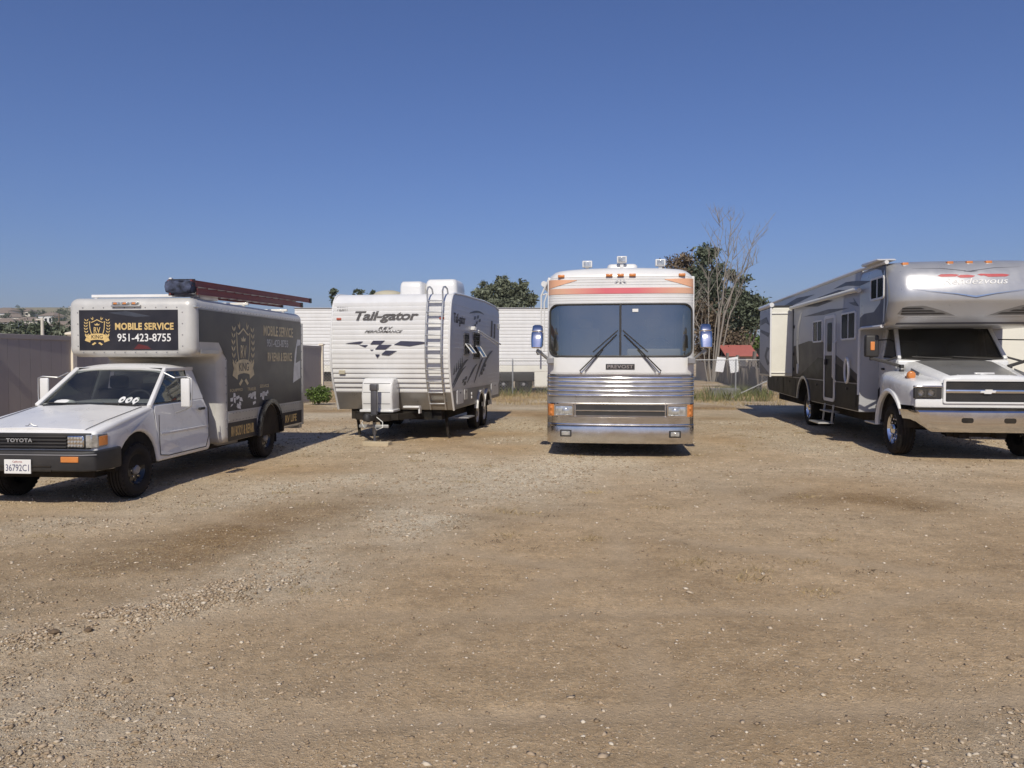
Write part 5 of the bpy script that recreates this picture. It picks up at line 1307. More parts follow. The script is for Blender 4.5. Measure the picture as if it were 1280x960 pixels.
    # storage hatches in the dark skirt
    for y0, y1 in ((2.5,3.7),(4.95,5.95),(7.6,9.0),(9.1,10.6)):
        h_ = flat('storage_hatch', [[(-a, b) for a, b in rrect(y0, y1, .70, 1.10, .03)]], L(.006), 'rvdark', T, .006)
        bx('latch', 'black', h_, Xl-.03, Xl-.01, (y0+y1)/2-.04, (y0+y1)/2+.04, 1.02, 1.06, .004)
    # folding step
    s_ = bpy.data.objects.new('entry_step', None); link(s_, T)
    bx('tread', 'alum', s_, Xl-.34, Xl-.02, 3.95, 4.75, .26, .285, .006); bx('tread', 'alum', s_, Xl-.12, Xl+.1, 3.98, 4.72, .50, .52, .006)
    for yy in (4.0, 4.68): build(MB().beam((Xl-.06,yy,.28),(Xl-.02,yy,.66),.03,.03), 'step_arm', 'alum', s_)

    # --- truck cab
    M['cabwhite'] = mat('white_truck_paint', (0.68, 0.68, 0.67), 0.28, var=0.03, coat=0.4, dust=0.08)
    # cab shell: cowl block and doors
    cab = MB().prism([(1.35,.72),(1.35,1.60),(1.50,1.64),(2.40,1.66),(2.40,.60),(1.65,.60)], 'x', -1.02, 1.02)
    cb = build(cab, 'cab_body', 'cabwhite', T, .03, 3)
    # greenhouse: pillars, roof header, tinted glass
    for sg in (-1, 1):
        build(MB().beam((sg*.98,1.40,1.62),(sg*.88,1.86,2.19),.07,.07,up=(0,1,0)), 'pillar', 'cabwhite', T, .015, 3)
        build(MB().beam((sg*1.0,2.16,1.64),(sg*.92,2.16,2.2),.06,.09,up=(0,1,0)), 'door_pillar', 'cabwhite', T, .01)
        build(MB().slab([(sg*1.005,1.50,1.66),(sg*1.005,2.13,1.66),(sg*.915,2.13,2.16),(sg*.895,1.88,2.16)], .006*sg), 'side_window', 'glass_dark', T, smooth=False)
        build(MB().tube([(sg*1.008,1.50,1.665),(sg*1.008,2.13,1.665),(sg*.918,2.13,2.15),(sg*.900,1.88,2.15)], .014, 6, closed=True), 'window_seal', 'black', T)
        build(MB().slab([(sg*1.01,2.2,1.64),(sg*1.01,2.42,1.64),(sg*.93,2.42,2.22),(sg*.93,2.2,2.22)], .02*sg), 'rear_pillar', 'cabwhite', T, smooth=False)
        dp = [(1.40,.72),(2.16,.66),(2.18,1.60),(2.14,1.63),(1.42,1.60)]
        d_ = flat('cab_door', [dp if sg > 0 else [(-a, b) for a, b in dp]], RT((1.02,0,0)) if sg > 0 else LT((-1.02,0,0)), 'cabwhite', T, .008)
        bx('handle', 'black', d_, *sorted((sg*1.025, sg*1.06)), 2.0, 2.12, 1.42, 1.46, .008)
        dk = [(1.38,.70),(2.40,.62),(2.40,1.02),(1.9,1.28),(1.38,.95)]
        flat('door_graphic', [dk if sg > 0 else [(-a, b) for a, b in dk]], RT((1.028,0,0)) if sg > 0 else LT((-1.028,0,0)), 'rvdark', T, .004)
        bx('cab_step', 'alum', T, *sorted((sg*.95, sg*1.16)), 1.75, 2.3, .44, .475, .01)
    ws = [(-.93,1.43,1.625),(-.5,1.35,1.615),(0,1.325,1.61),(.5,1.35,1.615),(.93,1.43,1.625)]; wt = [(-.845,1.85,2.175),(-.45,1.80,2.18),(0,1.785,2.18),(.45,1.80,2.18),(.845,1.85,2.175)]
    build(MB().loft([ws, wt], cap=False, closed=False), 'windshield', 'glass_dark', T, fix=False)
    build(MB().tube([(a, b-.004, c) for a, b, c in ws]+[(a, b-.004, c) for a, b, c in wt[::-1]], .016, 6, closed=True), 'windshield_seal', 'black', T)
    bx('cab_roof', 'cabwhite', T, -.92, .92, 1.80, 2.42, 2.165, 2.21, .01)
    bx('dashboard', 'dash', T, -.92, .92, 1.42, 1.75, 1.45, 1.63, .03); 
    for sx in (-.5, .5): build(MB().box(sx-.25, sx+.25, 2.0, 2.35, 1.1, 1.3).box(sx-.24, sx+.24, 2.25, 2.4, 1.3, 1.95), 'seat', 'seat', T, .04, 3)
    bx('cab_back', 'dash', T, -1.0, 1.0, 2.40, 2.44, .7, 2.2, 0)
    for (xa, xb) in ((-.75,-.05), (.0,.72)): build(MB().tube([(xb,1.315+.04*abs(xb),1.63),(xa,1.345+.04*abs(xa),1.665)], .010, 6), 'wiper', 'black', T)
    # hood: white shell with a grey centre panel
    hr = []
    for y, zt, hw, zs in ((.125,1.285,.655,1.24),(.135,1.33,.675,1.20),(.18,1.36,.69,.90),(.5,1.425,.735,.95),(.9,1.505,.78,1.0),(1.3,1.58,.83,1.05),(1.42,1.60,.845,1.1)):
        hr.append([(-hw,y,zs),(-hw,y,zt-.17),(-hw*.97,y,zt-.07),(-hw*.88,y,zt-.015),(-hw*.55,y,zt+.008),(0,y,zt+.015),(hw*.55,y,zt+.008),(hw*.88,y,zt-.015),(hw*.97,y,zt-.07),(hw,y,zt-.17),(hw,y,zs)])
    hood = build(MB().loft(hr), 'hood', 'cabwhite', T, ang=60)
    hg = []
    for y, zt, hw in ((.20,1.368,.50),(.5,1.433,.53),(.9,1.513,.57),(1.3,1.588,.61),(1.41,1.605,.62)):
        hg.append([(x, y, zt+.010-.03*(x/hw)**4*.6) for x in np.linspace(-hw, hw, 11)]+[(x, y, zt-.02) for x in np.linspace(hw, -hw, 11)])
    build(MB().loft(hg), 'hood_panel', 'hoodgrey', hood, ang=50)
    bx('hood_scoop', 'gel', hood, -.11, .19, .26, .31, 1.38, 1.41, .01)
    # fenders
    for sg in (-1, 1):
        rings = []
        for y in sorted(list(np.linspace(.09, 1.5, 22))+[.437,.45,.48,1.55,1.563]):
            zt = interp(y, [(.08,1.18),(.14,1.25),(.3,1.29),(.6,1.33),(1.0,1.38),(1.5,1.41),(1.6,1.40)]); d_ = .565**2-(y-1)**2
            zb = .50+math.sqrt(d_) if d_ > 0 else (.88 if y < 1 else .60)
            if y < 1 and zb < .88: zb = .88
            xo = interp(y, [(.08,1.04),(.2,1.09),(.5,1.14),(.8,1.165),(1.3,1.165),(1.6,1.12)])
            p_ = [(xo-.01,zb),(xo,zb+(zt-zb)*.35),(xo-.004,zt-.14),(xo-.02,zt-.07),(xo-.06,zt-.025),(xo-.13,zt),(xo-.22,zt+.008),(.72,zt+.02),(.62,zt),(.62,zb)]
            rings.append([(sg*a_, y, b_) for a_, b_ in p_])
        build(MB().loft(rings), 'fender', 'cabwhite', T, ang=55)
        # flared lip round the wheel opening
        pts = [(sg*1.15, a, b) for a, b in arc(1.0,.50,.585,-4,158,22)]
        build(MB().tube(pts, [.045 if i < 17 else .045-.006*(i-17) for i in range(23)], 8), 'fender_flare', 'cabwhite', T)
        flat('wheel_well', [arc(1.0,.50,.575,0,180,16)], RT((sg*1.0-.05,0,0)), 'under', T, .1)
        # head lamps
        x0, x1 = sorted((sg*.67, sg*1.08))
        hl = build(MB().box(x0, x1, .055, .13, 1.0, 1.175), 'headlight', 'black', T, .012)
        for k, xx in enumerate((.98, .83)):
            c = build(MB().lathe([(.055,0),(.05,.015),(.035,.004),(.02,-.012),(0,-.014)], (sg*xx,.052,1.09), 'y', 20, sgn=-1), 'reflector', 'chrome', hl)
            build(MB().box(*sorted((sg*(xx-.066), sg*(xx+.066))), .036, .040, 1.02, 1.16), 'lens', 'glass_clear', hl)
        bx('lamp_brow', 'chrome', hl, *sorted((sg*.66, sg*1.09)), .04, .11, 1.172, 1.205, .01)
        tl = build(MB().lathe([(.065,0),(.075,.04),(.055,.075),(0,.08)], (sg*.985,.52,1.36), 'y', 14, sgn=-1).box(sg*.985-.06, sg*.985+.06, .50, .60, 1.25, 1.345), 'turn_lamp', 'amber', T, .008)
        vn = build(MB().slab([(sg*.80,.62,1.40),(sg*.80,.98,1.47),(sg*.835,.98,1.33),(sg*.82,.66,1.30)], .015*sg), 'hood_vent', 'hoodgrey', T, .006)
        for k in (0, 1): bx('cowl_vent', 'black', T, *sorted((sg*.84, sg*.90)), 1.22, 1.30, 1.38+.085*k, 1.445+.085*k, .008)
        # mirror
        mr_ = bpy.data.objects.new('mirror', None); link(mr_, T)
        hx = sg*1.33
        h_ = build(MB().box(hx-.115, hx+.115, 1.34, 1.46, 1.66, 2.05), 'mirror_head', 'black', mr_, .035, 4)
        bx('reflector', 'amber', mr_, hx-.035, hx+.035, 1.325, 1.345, 1.78, 1.93, .006)
        build(MB().beam((hx,1.40,1.64),(sg*.86,1.30,1.50),.05,.05).beam((hx,1.40,1.67),(hx,1.40,1.60),.05,.05).beam((sg*1.15,1.35,1.575),(sg*.89,1.42,1.66),.035,.035), 'mirror_arm', 'black', mr_, .008)
        build(MB().beam((hx+sg*.02,1.4,1.95),(sg*.84,2.0,1.98),.02,.02), 'mirror_stay', 'black', mr_)
        # wheels
        wheel(T, (sg*.985, 1.0, .43), .43, .25, .26, sg, 'chrome')
        wheel(T, (sg*1.02, 6.75, .43), .43, .25, .26, sg, 'chrome'); wheel(T, (sg*.74, 6.75, .43), .43, .25, .26, sg, 'chrome')
        flat('wheel_well', [arc(6.75,.55,.575,0,180,16)], RT((sg*.8-.05,0,0)), 'under', T, .1)
        rc = MB(); a0 = arc(6.75,.55,.60,172,8,14); a1 = arc(6.75,.55,.66,172,8,14)
        for k in range(14): rc.frame_prism([a0[k], a0[k+1], a1[k+1], a1[k]], RT((sg*1.25-(.03 if sg < 0 else .0),0,0)), .03)
        build(rc, 'arch_trim', 'alum', T)
    for sg in (-1, 1):
        arch_liner(T, 6.75, .55, .598, *sorted((sg*.5, sg*1.243))); arch_liner(T, 1.0, .50, .563, *sorted((sg*.5, sg*1.10)))
    # nose: grille, front panel, bumper
    bx('nose_panel', 'cabwhite', T, -1.06, 1.06, .075, .16, .855, 1.0, .02, 3)
    bx('grille_back', 'black', T, -.62, .62, .07, .12, .945, 1.275, .01)
    gf = MB()
    for p in ring_strip(rrect(-.655,.655,.925,1.305,.03), rrect(-.62,.62,.950,1.275,.02)): gf.frame_prism(p, FR((0,.075,0)), .03)
    gr = build(gf, 'grille_frame', 'cabwhite', T)
    wm = MB()
    for k in range(-7, 33):
        for sgn in (1, -1):
            xa = -.62+.05*k; za, zb = .95, 1.275; xb = xa+.325*sgn
            # clip to the opening
            p, q = [xa, za], [xb, zb]
            def cut(p, q, lim, hi):
                if (p[0] > lim) == hi and (q[0] > lim) == hi: return None
                if (p[0] > lim) == hi: t = (lim-p[0])/(q[0]-p[0]); p = [lim, p[1]+(q[1]-p[1])*t]
                if (q[0] > lim) == hi: t = (lim-p[0])/(q[0]-p[0]); q = [lim, p[1]+(q[1]-p[1])*t]
                return p, q
            r_ = cut(p, q, .615, True)
            if r_: r_ = cut(r_[0], r_[1], -.615, False)
            if r_: wm.beam((r_[0][0],.066,r_[0][1]),(r_[1][0],.066,r_[1][1]),.009,.007,up=(0,1,0))
    build(wm, 'grille_mesh', 'black', gr, kind='stuff')
    bx('grille_bar', 'chrome', gr, -.62, .62, .045, .075, 1.085, 1.145, .012, 3)
    bt = [(-.115,1.055),(-.10,1.085),(-.045,1.085),(-.045,1.105),(.06,1.105),(.06,1.09),(.115,1.09),(.10,1.058),(.045,1.058),(.045,1.038),(-.06,1.038),(-.06,1.055)]
    flat('badge', [[(a, b+.042) for a, b in bt]], FR((0,.045,0)), 'gel', gr, .014)
    bx('bumper_gap', 'under', T, -1.05, 1.05, .10, .25, .76, .88, 0)
    bp = []
    for z, yo, xw, xt in ((.455,.10,.95,.55),(.47,.03,1.0,.58),(.52,.0,1.06,.60),(.66,-.005,1.13,.60),(.785,.0,1.17,.60),(.81,.02,1.18,.60),(.815,.08,1.17,.6)):
        xs_ = [xw*math.sin(PI/2*t) for t in np.linspace(-1, 1, 31)]
        cv = lambda x: .05*(x/xw)**2+.38*max(0, (abs(x)/xw-.86)/.14)**1.7
        bp.append([(x, yo+cv(x), z+(.14*max(0, (abs(x)/xw-.80)/.2)**1.5 if z < .6 else 0)) for x in xs_]+[(x*.97, yo+cv(x)+.06, z+(.14*max(0, (abs(x)/xw-.80)/.2)**1.5 if z < .6 else 0)) for x in xs_[::-1]])
    bm_ = build(MB().loft(bp), 'bumper', 'chrome', T, ang=35)
    for sx in (-.31, .31):
        o_ = build(MB().frame_prism(rrect(sx-.085, sx+.085, .62, .70, .03), FR((0,.005,0)), .014), 'tow_slot', 'under', bm_)
    build(MB().tube([(-.45,.45,.42),(.45,.45,.42)], .06, 10).box(-.35,-.2,.2,.9,.36,.46).box(.2,.35,.2,.9,.36,.46), 'front_axle', 'under', T)
    cabset = {'cab_body','pillar','door_pillar','side_window','window_seal','rear_pillar','cab_door','door_graphic','windshield','windshield_seal','cab_roof','wiper','dashboard'}
    for o in T.children:                                # the cab is narrower than the wings and the coach
        if o.type == 'MESH' and o.name.split('.')[0] in cabset:
            for m_ in [o]+list(o.children):
                for v in m_.data.vertices: v.co.x *= .885
    return T
build_super_c()

# ------------------------------------------------------------ fences, far trailer, trees, sheds, hill
def W(px, py, D):
    """pixel of the photograph at a known distance"""
    return ((px-640)/F_PX*D, D, CAM_H+(448-py)/F_PX*D)

def vinyl_fence():
    T = thing('vinyl_fence', 'tall grey vinyl privacy fence with cream posts behind the box truck', 'fence')
    line = lambda D: -9.6+.168*(D-16.8)
    Ds = [8.94+2.62*k for k in range(9)]
    me_p = me_c = None
    for D in Ds:
        p = build(MB().box(-.065, .065, -.065, .065, -.05, 2.17), 'post', 'post', T, .008); p.location = (line(D), D, 0); p.rotation_euler = (0, 0, -math.atan(.168))
        c = build(MB().loft([[(a*s, b*s, z) for a, b in ((-1,-1),(1,-1),(1,1),(-1,1))] for s, z in ((.075,2.14),(.10,2.155),(.10,2.19),(.06,2.21),(.005,2.23))]), 'cap', 'post', p)
    for a, b in zip(Ds, Ds[1:]):
        xa, xb = line(a), line(b)
        pn = bpy.data.objects.new('panel', None); link(pn, T)
        build(MB().beam((xa, a+.06, 2.07), (xb, b-.06, 2.07), .055, .10), 'top_rail', 'fence', pn, .006)
        build(MB().beam((xa, a+.06, .10), (xb, b-.06, .10), .055, .14), 'bottom_rail', 'fence', pn, .006)
        n = 9
        for k in range(n):
            t0, t1 = (k+.01)/n, (k+.99)/n; L_ = b-a-.12
            y0, y1 = a+.06+L_*t0, a+.06+L_*t1
            build(MB().beam((line(y0), y0, 1.09), (line(y1), y1, 1.09), .028, 1.90), 'board', 'fence', pn, .003)
vinyl_fence()

def far_trailer():
    T = thing('fifth_wheel_trailer', 'long white ribbed trailer parked behind the chain link fence', 'trailer', (-3.4, 36.0, 0), 0)
    x0, x1 = -6.75, 6.8
    pr = []; z = 1.30; step = .16
    while z < 3.9:
        pr += [(.02, z), (0, z+.03), (0, z+step-.03), (.02, z+step-.012)]; z += step
    pr += [(.03,3.93),(.10,3.97),(2.4,3.97),(2.4,1.30)]
    build(MB().prism(pr, 'x', x0, x1), 'wall', 'alum_white', T, ang=30)
    bx('lower_band', 'cream', T, x0, x1, .01, 2.4, 1.0, 1.30, .02)
    bx('roof_edge', 'grey', T, x0-.03, x1+.03, -.04, 2.44, 3.965, 4.0, .01)
    bx('underbody', 'under', T, x0, x1-1.2, .25, 2.2, .55, 1.0, 0)
    bx('rear_box', 'cream', T, 4.45, 5.8, .02, 2.3, .30, 1.0, .02)
    for xx in (3.0, 3.95):
        e = wheel(T, (xx, .16, .42), .42, .24, .24, 1, 'steel'); e.rotation_euler = (0, 0, -PI/2)
    bx('wheel_arch', 'black', T, 2.4, 4.45, .0, .3, .55, 1.02, .05, 3)
    for xx in (-4.5, -1.5, 1.2): 
        w_ = bx('window', 'winglass', T, xx, xx+1.2, -.02, .01, 2.4, 3.2, .02); bx('window_frame', 'alum', w_, xx-.05, xx+1.25, -.012, .005, 2.35, 3.25, .01)
    build(MB().beam((x0+.6, 1.2, .98), (x0+.6, 1.2, 0), .1, .1), 'landing_leg', 'grey', T)
far_trailer()

def chain_link():
    T = thing('chain_link_fence', 'galvanised chain link fence along the weedy back edge of the yard', 'fence')
    Yf = 33.5; X0, X1 = -9.69, 16.2; top = 1.57
    x = .03-3.24*3
    while x < X1+.1:
        p = build(MB().lathe([(.032,-.05),(.032,top+.02),(.02,top+.05),(0,top+.055)], (x, Yf, 0), 'z', 8), 'post', 'galv', T); x += 3.24
    build(MB().tube([(X0,Yf,top),(X1,Yf,top)], .022, 6), 'top_rail', 'galv', T)
    wm = MB(); pitch = .13; h = top-.06; x = X0-h
    while x < X1:
        for s in (1, -1):
            a, b = (x, x+h) if s > 0 else (x+h, x)
            t0 = max(0, min(1, (X0-a)/(b-a) if b != a else 0)) if s > 0 else 0
            pa, pb = V(a, Yf-.03, .05), V(b, Yf-.03, .05+h)
            # clip ends to the run
            def atx(xx): t = (xx-pa.x)/(pb.x-pa.x); return pa+(pb-pa)*t
            lo, hi = min(pa.x, pb.x), max(pa.x, pb.x)
            if hi <= X0 or lo >= X1: continue
            q = [pa, pb]
            for i in (0, 1):
                if q[i].x < X0: q[i] = atx(X0)
                elif q[i].x > X1: q[i] = atx(X1)
            wm.beam(q[0], q[1], .006, .006)
        x += pitch
    build(wm, 'wire_mesh', 'galv', T, smooth=False, kind='stuff')
chain_link()

def plank_fence():
    T = thing('plank_fence', 'leaning row of weathered upright planks behind the chain link fence', 'fence')
    rr = random.Random(12); n = 46
    a, b = V(11.2, 34.6, 0), V(16.6, 66, 0); d = (b-a); L_ = d.length; d.normalize(); s = 0.0; k = 0
    while s < L_:
        w_ = rr.uniform(.30, .62)*(1+s/60); p = a+d*s; hgt = rr.uniform(1.15, 1.62)
        m = MB().prism([(-w_/2, -.08), (w_/2, -.08), (w_/2*rr.uniform(.75, 1), hgt-rr.uniform(0, .12)), (rr.uniform(-.1, .1), hgt), (-w_/2*rr.uniform(.75, 1), hgt-rr.uniform(0, .12))], 'y', -.03, .03)
        o = build(m, 'plank', 'wood', T, .006, smooth=False); o.location = p; o.rotation_euler = (R(rr.uniform(-5, 5)), R(rr.uniform(-7, 7)), math.atan2(d.y, d.x)+R(rr.uniform(-30, 14)))
        s += w_*rr.uniform(.8, 1.05); k += 1
    for sp in (3.2, 9.0, 14.5):
        p = a+d*sp; o = build(MB().box(-.07,.07,-.07,.07,-.1,rr.uniform(1.8,2.0)), 'post', 'wood', T, .01); o.location = p; o.rotation_euler = (R(rr.uniform(-3,3)), R(rr.uniform(-4,4)), .3)
    rl = MB().beam(a+d*1+V(-.08,0,1.2), a+d*L_*.9+V(-.08,0,1.1), .05, .10); build(rl, 'rail', 'wood', T)
plank_fence()
for k, (px_, D, lean, lab) in enumerate(((899, 44, 6, 'white board leaning on the plank fence, tilted to the left'), (916, 42, -9, 'white board leaning on the plank fence beside a slanted post'))):
    x_, y_, _ = W(px_, 460, D); o = build(MB().prism([(-.24,-.42),(.20,-.42),(.25,.42),(-.24,.42)], 'y', -.02, .02), 'white_board', 'gel', None, .006)
    o.location = (x_, y_-.25, 1.28); o.rotation_euler = (R(-10), R(lean), R(-20)); tag(o, lab, 'board')

# sheds with red roofs
def shed(px0, px1, pyt, pye, D, label, depth=2.4):
    xa, _, zt = W(px0, pyt, D); xb, _, ze = W(px1, pye, D)
    T = thing('red_roof_shed', label, 'shed', ((xa+xb)/2, D, 0), R(4)); hw = (xb-xa)/2
    bx('wall', 'barnwall', T, -hw*.95, hw*.95, 0, depth, -.1, ze, .02)
    zt = max(zt, ze+.5)
    build(MB().prism([(-.2, ze-.03), (depth/2, zt), (depth+.2, ze-.03), (depth+.2, ze+.05), (depth/2, zt+.06), (-.2, ze+.05)], 'x', -hw, hw), 'roof', 'redroof', T, .01)
    bx('door', 'darkgrey', T, -hw*.3, hw*.3, -.03, .05, 0, min(2.0, ze*.9), .01)
    for sx in (-.7, .7): bx('window', 'winglass', T, hw*sx-.2, hw*sx+.2, -.03, .05, ze*.45, ze*.8, .01)
shed(905, 947, 432, 445, 53, 'low shed with broad dull red roof behind the plank fence')
shed(882, 902, 436, 446, 56, 'small red roofed shed under the dead tree')
tk = thing('water_tank', 'dark round water tank beside the red roofed shed', 'tank', (W(953,440,55)[0], 55, 0))
build(MB().lathe([(.5,0),(.5,2.0),(.4,2.3),(.2,2.4),(0,2.4)], (0,0,0), 'z', 24), 'tank_body', 'black', tk); build(MB().lathe([(.2,2.35),(.2,2.45),(0,2.45)], (0,0,0), 'z', 14), 'lid', 'black', tk)

# ---- vegetation
def leaves(name, blobs, m, size, n, parent, seed, droop=0.3, clump=0.35, per=26):
    r = np.random.default_rng(seed); vol = np.array([b[3]*b[4]*b[5] for b in blobs]); vol = vol**.75; pr = vol/vol.sum()
    ncl = max(4, n//per); bi = r.choice(len(blobs), ncl, p=pr); B = np.array(blobs)[bi]
    d = r.normal(size=(ncl, 3)); d /= np.linalg.norm(d, axis=1)[:,None]; rad = r.uniform(.15, 1, ncl)**.45
    cc = B[:,:3]+d*rad[:,None]*B[:,3:6]
    cs = clump*r.uniform(.5, 1.4, ncl)*B[:,3:6].mean(1)**.5
    ci = np.repeat(np.arange(ncl), per); P = cc[ci]+r.normal(size=(len(ci), 3))*cs[ci][:,None]*np.array([1, 1, .7])
    N = len(P); a = r.normal(size=(N, 3)); a[:,2] -= droop; a /= np.linalg.norm(a, axis=1)[:,None]
    b = np.cross(a, r.normal(size=(N, 3))); b /= np.linalg.norm(b, axis=1)[:,None]
    s = size*r.uniform(.6, 1.4, N)[:,None]
    v = np.stack([P-a*s*.5, P+b*s*.22, P+a*s*.5, P-b*s*.22], 1).reshape(-1, 3)
    return mesh_np(name, v, np.arange(N*4).reshape(N, 4), m, parent)
def trunk(parent, base, tips, r0, m='bark', seed=0, nm='trunk'):
    rr = random.Random(seed); mb = MB(); base = Vector(base)
    for k, t in enumerate(tips):
        t = Vector(t); n = 7; pts = []; rs = []
        for i in range(n+1):
            q = i/n; p = base.lerp(t, q); p.z = base.z+(t.z-base.z)*(q**.85)
            pts.append(p+V(rr.uniform(-1,1), rr.uniform(-1,1), 0)*.05*q*(t-base).length*.3); rs.append(r0*(1-q*.85)*(1 if k == 0 else .7))
        mb.tube(pts, rs, 7)
    return build(mb, nm, m, parent)
def tree(label, base, blobs, m, size, n, r0, seed, name='tree', group=None, clump=.35, droop=.3):
    T = thing(name, label, 'tree', base, 0, group)
    trunk(T, (0,0,-.2), [(b[0]*.9, b[1]*.9, b[2]) for b in sorted(blobs, key=lambda b: -b[2])[:7]], r0, seed=seed)
    leaves('crown', blobs, m, size, n, T, seed, droop, clump); return T
def B(px, py, rx, rz, D, bx_, ry=None): 
    x, _, z = W(px, py, D); k = D/F_PX; return (x-bx_, 0.0, z, rx*k, (ry or rx)*k*.8, rz*k)
# the dark eucalyptus beside the dead tree
D = 58; bx0 = W(884, 448, D)[0]
tree('tall dark eucalyptus with a ragged narrow top behind the dead tree', (bx0, D, 0), [B(880,322,9,13,D,bx0), B(888,318,6,9,D,bx0), B(873,345,8,16,D,bx0), B(884,362,16,20,D,bx0), B(898,340,7,10,D,bx0), B(874,385,12,28,D,bx0), B(892,400,18,22,D,bx0), B(912,345,6,6,D,bx0), B(925,350,8,6,D,bx0)], 'leaf_euc', .30, 13000, .30, 3, 'eucalyptus_tree', clump=.30)
D = 62; bx0 = W(925, 448, D)[0]
tree('broad dark eucalyptus with rounded crown beside the silver motorhome', (bx0, D, 0), [B(918,385,18,18,D,bx0), B(935,380,16,14,D,bx0), B(905,405,16,16,D,bx0), B(930,405,16,12,D,bx0), B(948,385,9,12,D,bx0), B(955,395,8,10,D,bx0), B(915,368,10,8,D,bx0)], 'leaf_euc', .30, 12000, .32, 5, 'eucalyptus_tree', clump=.30)
D = 90; bx0 = W(922, 448, D)[0]
tree('light green bushy tree behind the red roofed shed', (bx0, D, 0), [B(915,428,14,8,D,bx0), B(930,426,12,9,D,bx0), B(945,430,8,7,D,bx0)], 'leaf_bush', .40, 5000, .2, 6, 'bushy_tree')
M['leaf_brown'] = leafmat('brown_leaf', (0.14, 0.105, 0.07))
D = 57; bx0 = W(880, 448, D)[0]
tree('half dead brown thicket under the dead tree', (bx0, D-1.5, 0), [B(876,425,11,20,D,bx0), B(895,430,14,14,D,bx0), B(912,430,10,12,D,bx0), B(884,405,9,16,D,bx0), B(868,400,6,26,D,bx0)], 'leaf_brown', .26, 6000, .12, 8, 'thicket', clump=.5)
D = 60; bx0 = W(850, 448, D)[0]
tree('thin brownish tree top showing over the coach roof', (bx0, D, 0), [B(852,326,10,7,D,bx0), B(842,332,8,5,D,bx0), B(862,338,9,10,D,bx0), B(855,360,14,24,D,bx0)], 'leaf_brown', .26, 3500, .2, 9, 'thin_tree', clump=.5)
D = 66; bx0 = W(628, 448, D)[0]
tree('round olive green tree behind the long white trailer', (bx0, D, 0), [B(626,364,12,15,D,bx0), B(604,371,12,11,D,bx0), B(648,367,12,12,D,bx0), B(662,375,8,8,D,bx0), B(591,379,6,6,D,bx0), B(628,388,32,12,D,bx0), B(627,350,5,7,D,bx0), B(604,357,4,6,D,bx0), B(613,362,4,7,D,bx0), B(652,355,5,6,D,bx0), B(640,358,4,6,D,bx0)], 'leaf_pale', .30, 13000, .3, 11, clump=.24)
for k, (px_, py_, rx, rz, lab) in enumerate(((419,364,6,7,'small round tree top over the trailer roof corner'), (449,364,9,5,'low tree top behind the beige roof dome'), (468,365,9,4,'flat tree top beside the trailer air conditioner'))):
    D = 92+4*k; bx0 = W(px_, 448, D)[0]
    tree(lab, (bx0, D, 0), [B(px_,py_+1,rx*.7,rz*.8,D,bx0), B(px_-3,py_+5,rx*.6,rz*.6,D,bx0), B(px_+2,py_+14,rx,rz,D,bx0)], 'leaf_far', .34, 900, .15, 20+k, 'far_tree', clump=.13)

# the dead tree with bare bleached branches
def dead_tree():
    D = 54.0; rr = random.Random(2); b0 = W(892, 448, D)[0]
    T = thing('dead_tree', 'leafless dead tree with bleached bare branches beside the coach', 'tree', (b0, D, 0))
    stems = [[(888,450),(887,400),(888,350),(889,305)], [(892,450),(898,395),(904,335),(906,300),(905,272)], [(893,450),(903,395),(918,350),(930,318),(941,292)],
             [(896,450),(910,400),(921,372),(928,355)], [(893,440),(906,385),(920,355),(938,333),(957,324)], [(886,446),(876,415),(868,390),(865,362)], [(892,446),(897,380),(893,330),(899,290),(893,278)], [(890,450),(893,410),(905,360),(915,325),(922,300)]]
    rad = [.065,.075,.08,.065,.05,.05,.045,.05]
    for k, st in enumerate(stems):
        dd = rr.uniform(-1.2, 1.2); pts = []
        for i, (px_, py_) in enumerate(st):
            x, _, z = W(px_, py_, D); pts.append(V(x-b0, dd*i/3, max(z, -.2) if i else -.2))
        # refine
        fine = []
        for a, b in zip(pts, pts[1:]):
            for q in (0, .33, .66): fine.append(a.lerp(b, q)+V(rr.uniform(-1,1), rr.uniform(-1,1), 0)*.06)
        fine.append(pts[-1]); n = len(fine)
        limb = build(MB().tube(fine, [rad[k]*(1-.93*i/(n-1)) for i in range(n)], 7), 'limb', 'dead', T)
        tw = MB()
        for _ in range(14):
            i = rr.randint(n//3, n-2); p = fine[i]; L_ = rr.uniform(.6, 2.2); ang = rr.uniform(-1, 1)
            dr = V(ang*.75, rr.uniform(-.6,.6), rr.uniform(.5, 1.1)).normalized(); m1 = p+dr*L_*.5+V(rr.uniform(-.1,.1),0,.05); e = p+dr*L_+V(rr.uniform(-.25,.25),0,.15)
            tw.tube([p, m1, e], [.026, .016, .006], 5)
            for _ in range(3):
                q = m1.lerp(e, rr.uniform(0, .9)); tw.tube([q, q+V(rr.uniform(-.4,.4), rr.uniform(-.3,.3), rr.uniform(.2,.6))], [.010, .004], 4)
        build(tw, 'twigs', 'dead', limb, kind='stuff')
dead_tree()

# bright bush by the fence
bu = thing('bush', 'small bright green bush at the foot of the vinyl fence', 'bush', (-6.85, 27.2, 0)); trunk(bu, (0,0,-.05), [(.1,0,.5),(-.2,.1,.45),(.2,-.1,.4)], .03, seed=4, nm='stem')
leaves('foliage', [(0,0,.38,.36,.34,.30),(.16,-.05,.30,.28,.26,.24),(-.16,0,.32,.26,.26,.24)], 'leaf_bush', .085, 2600, bu, 31, clump=.09, per=14)
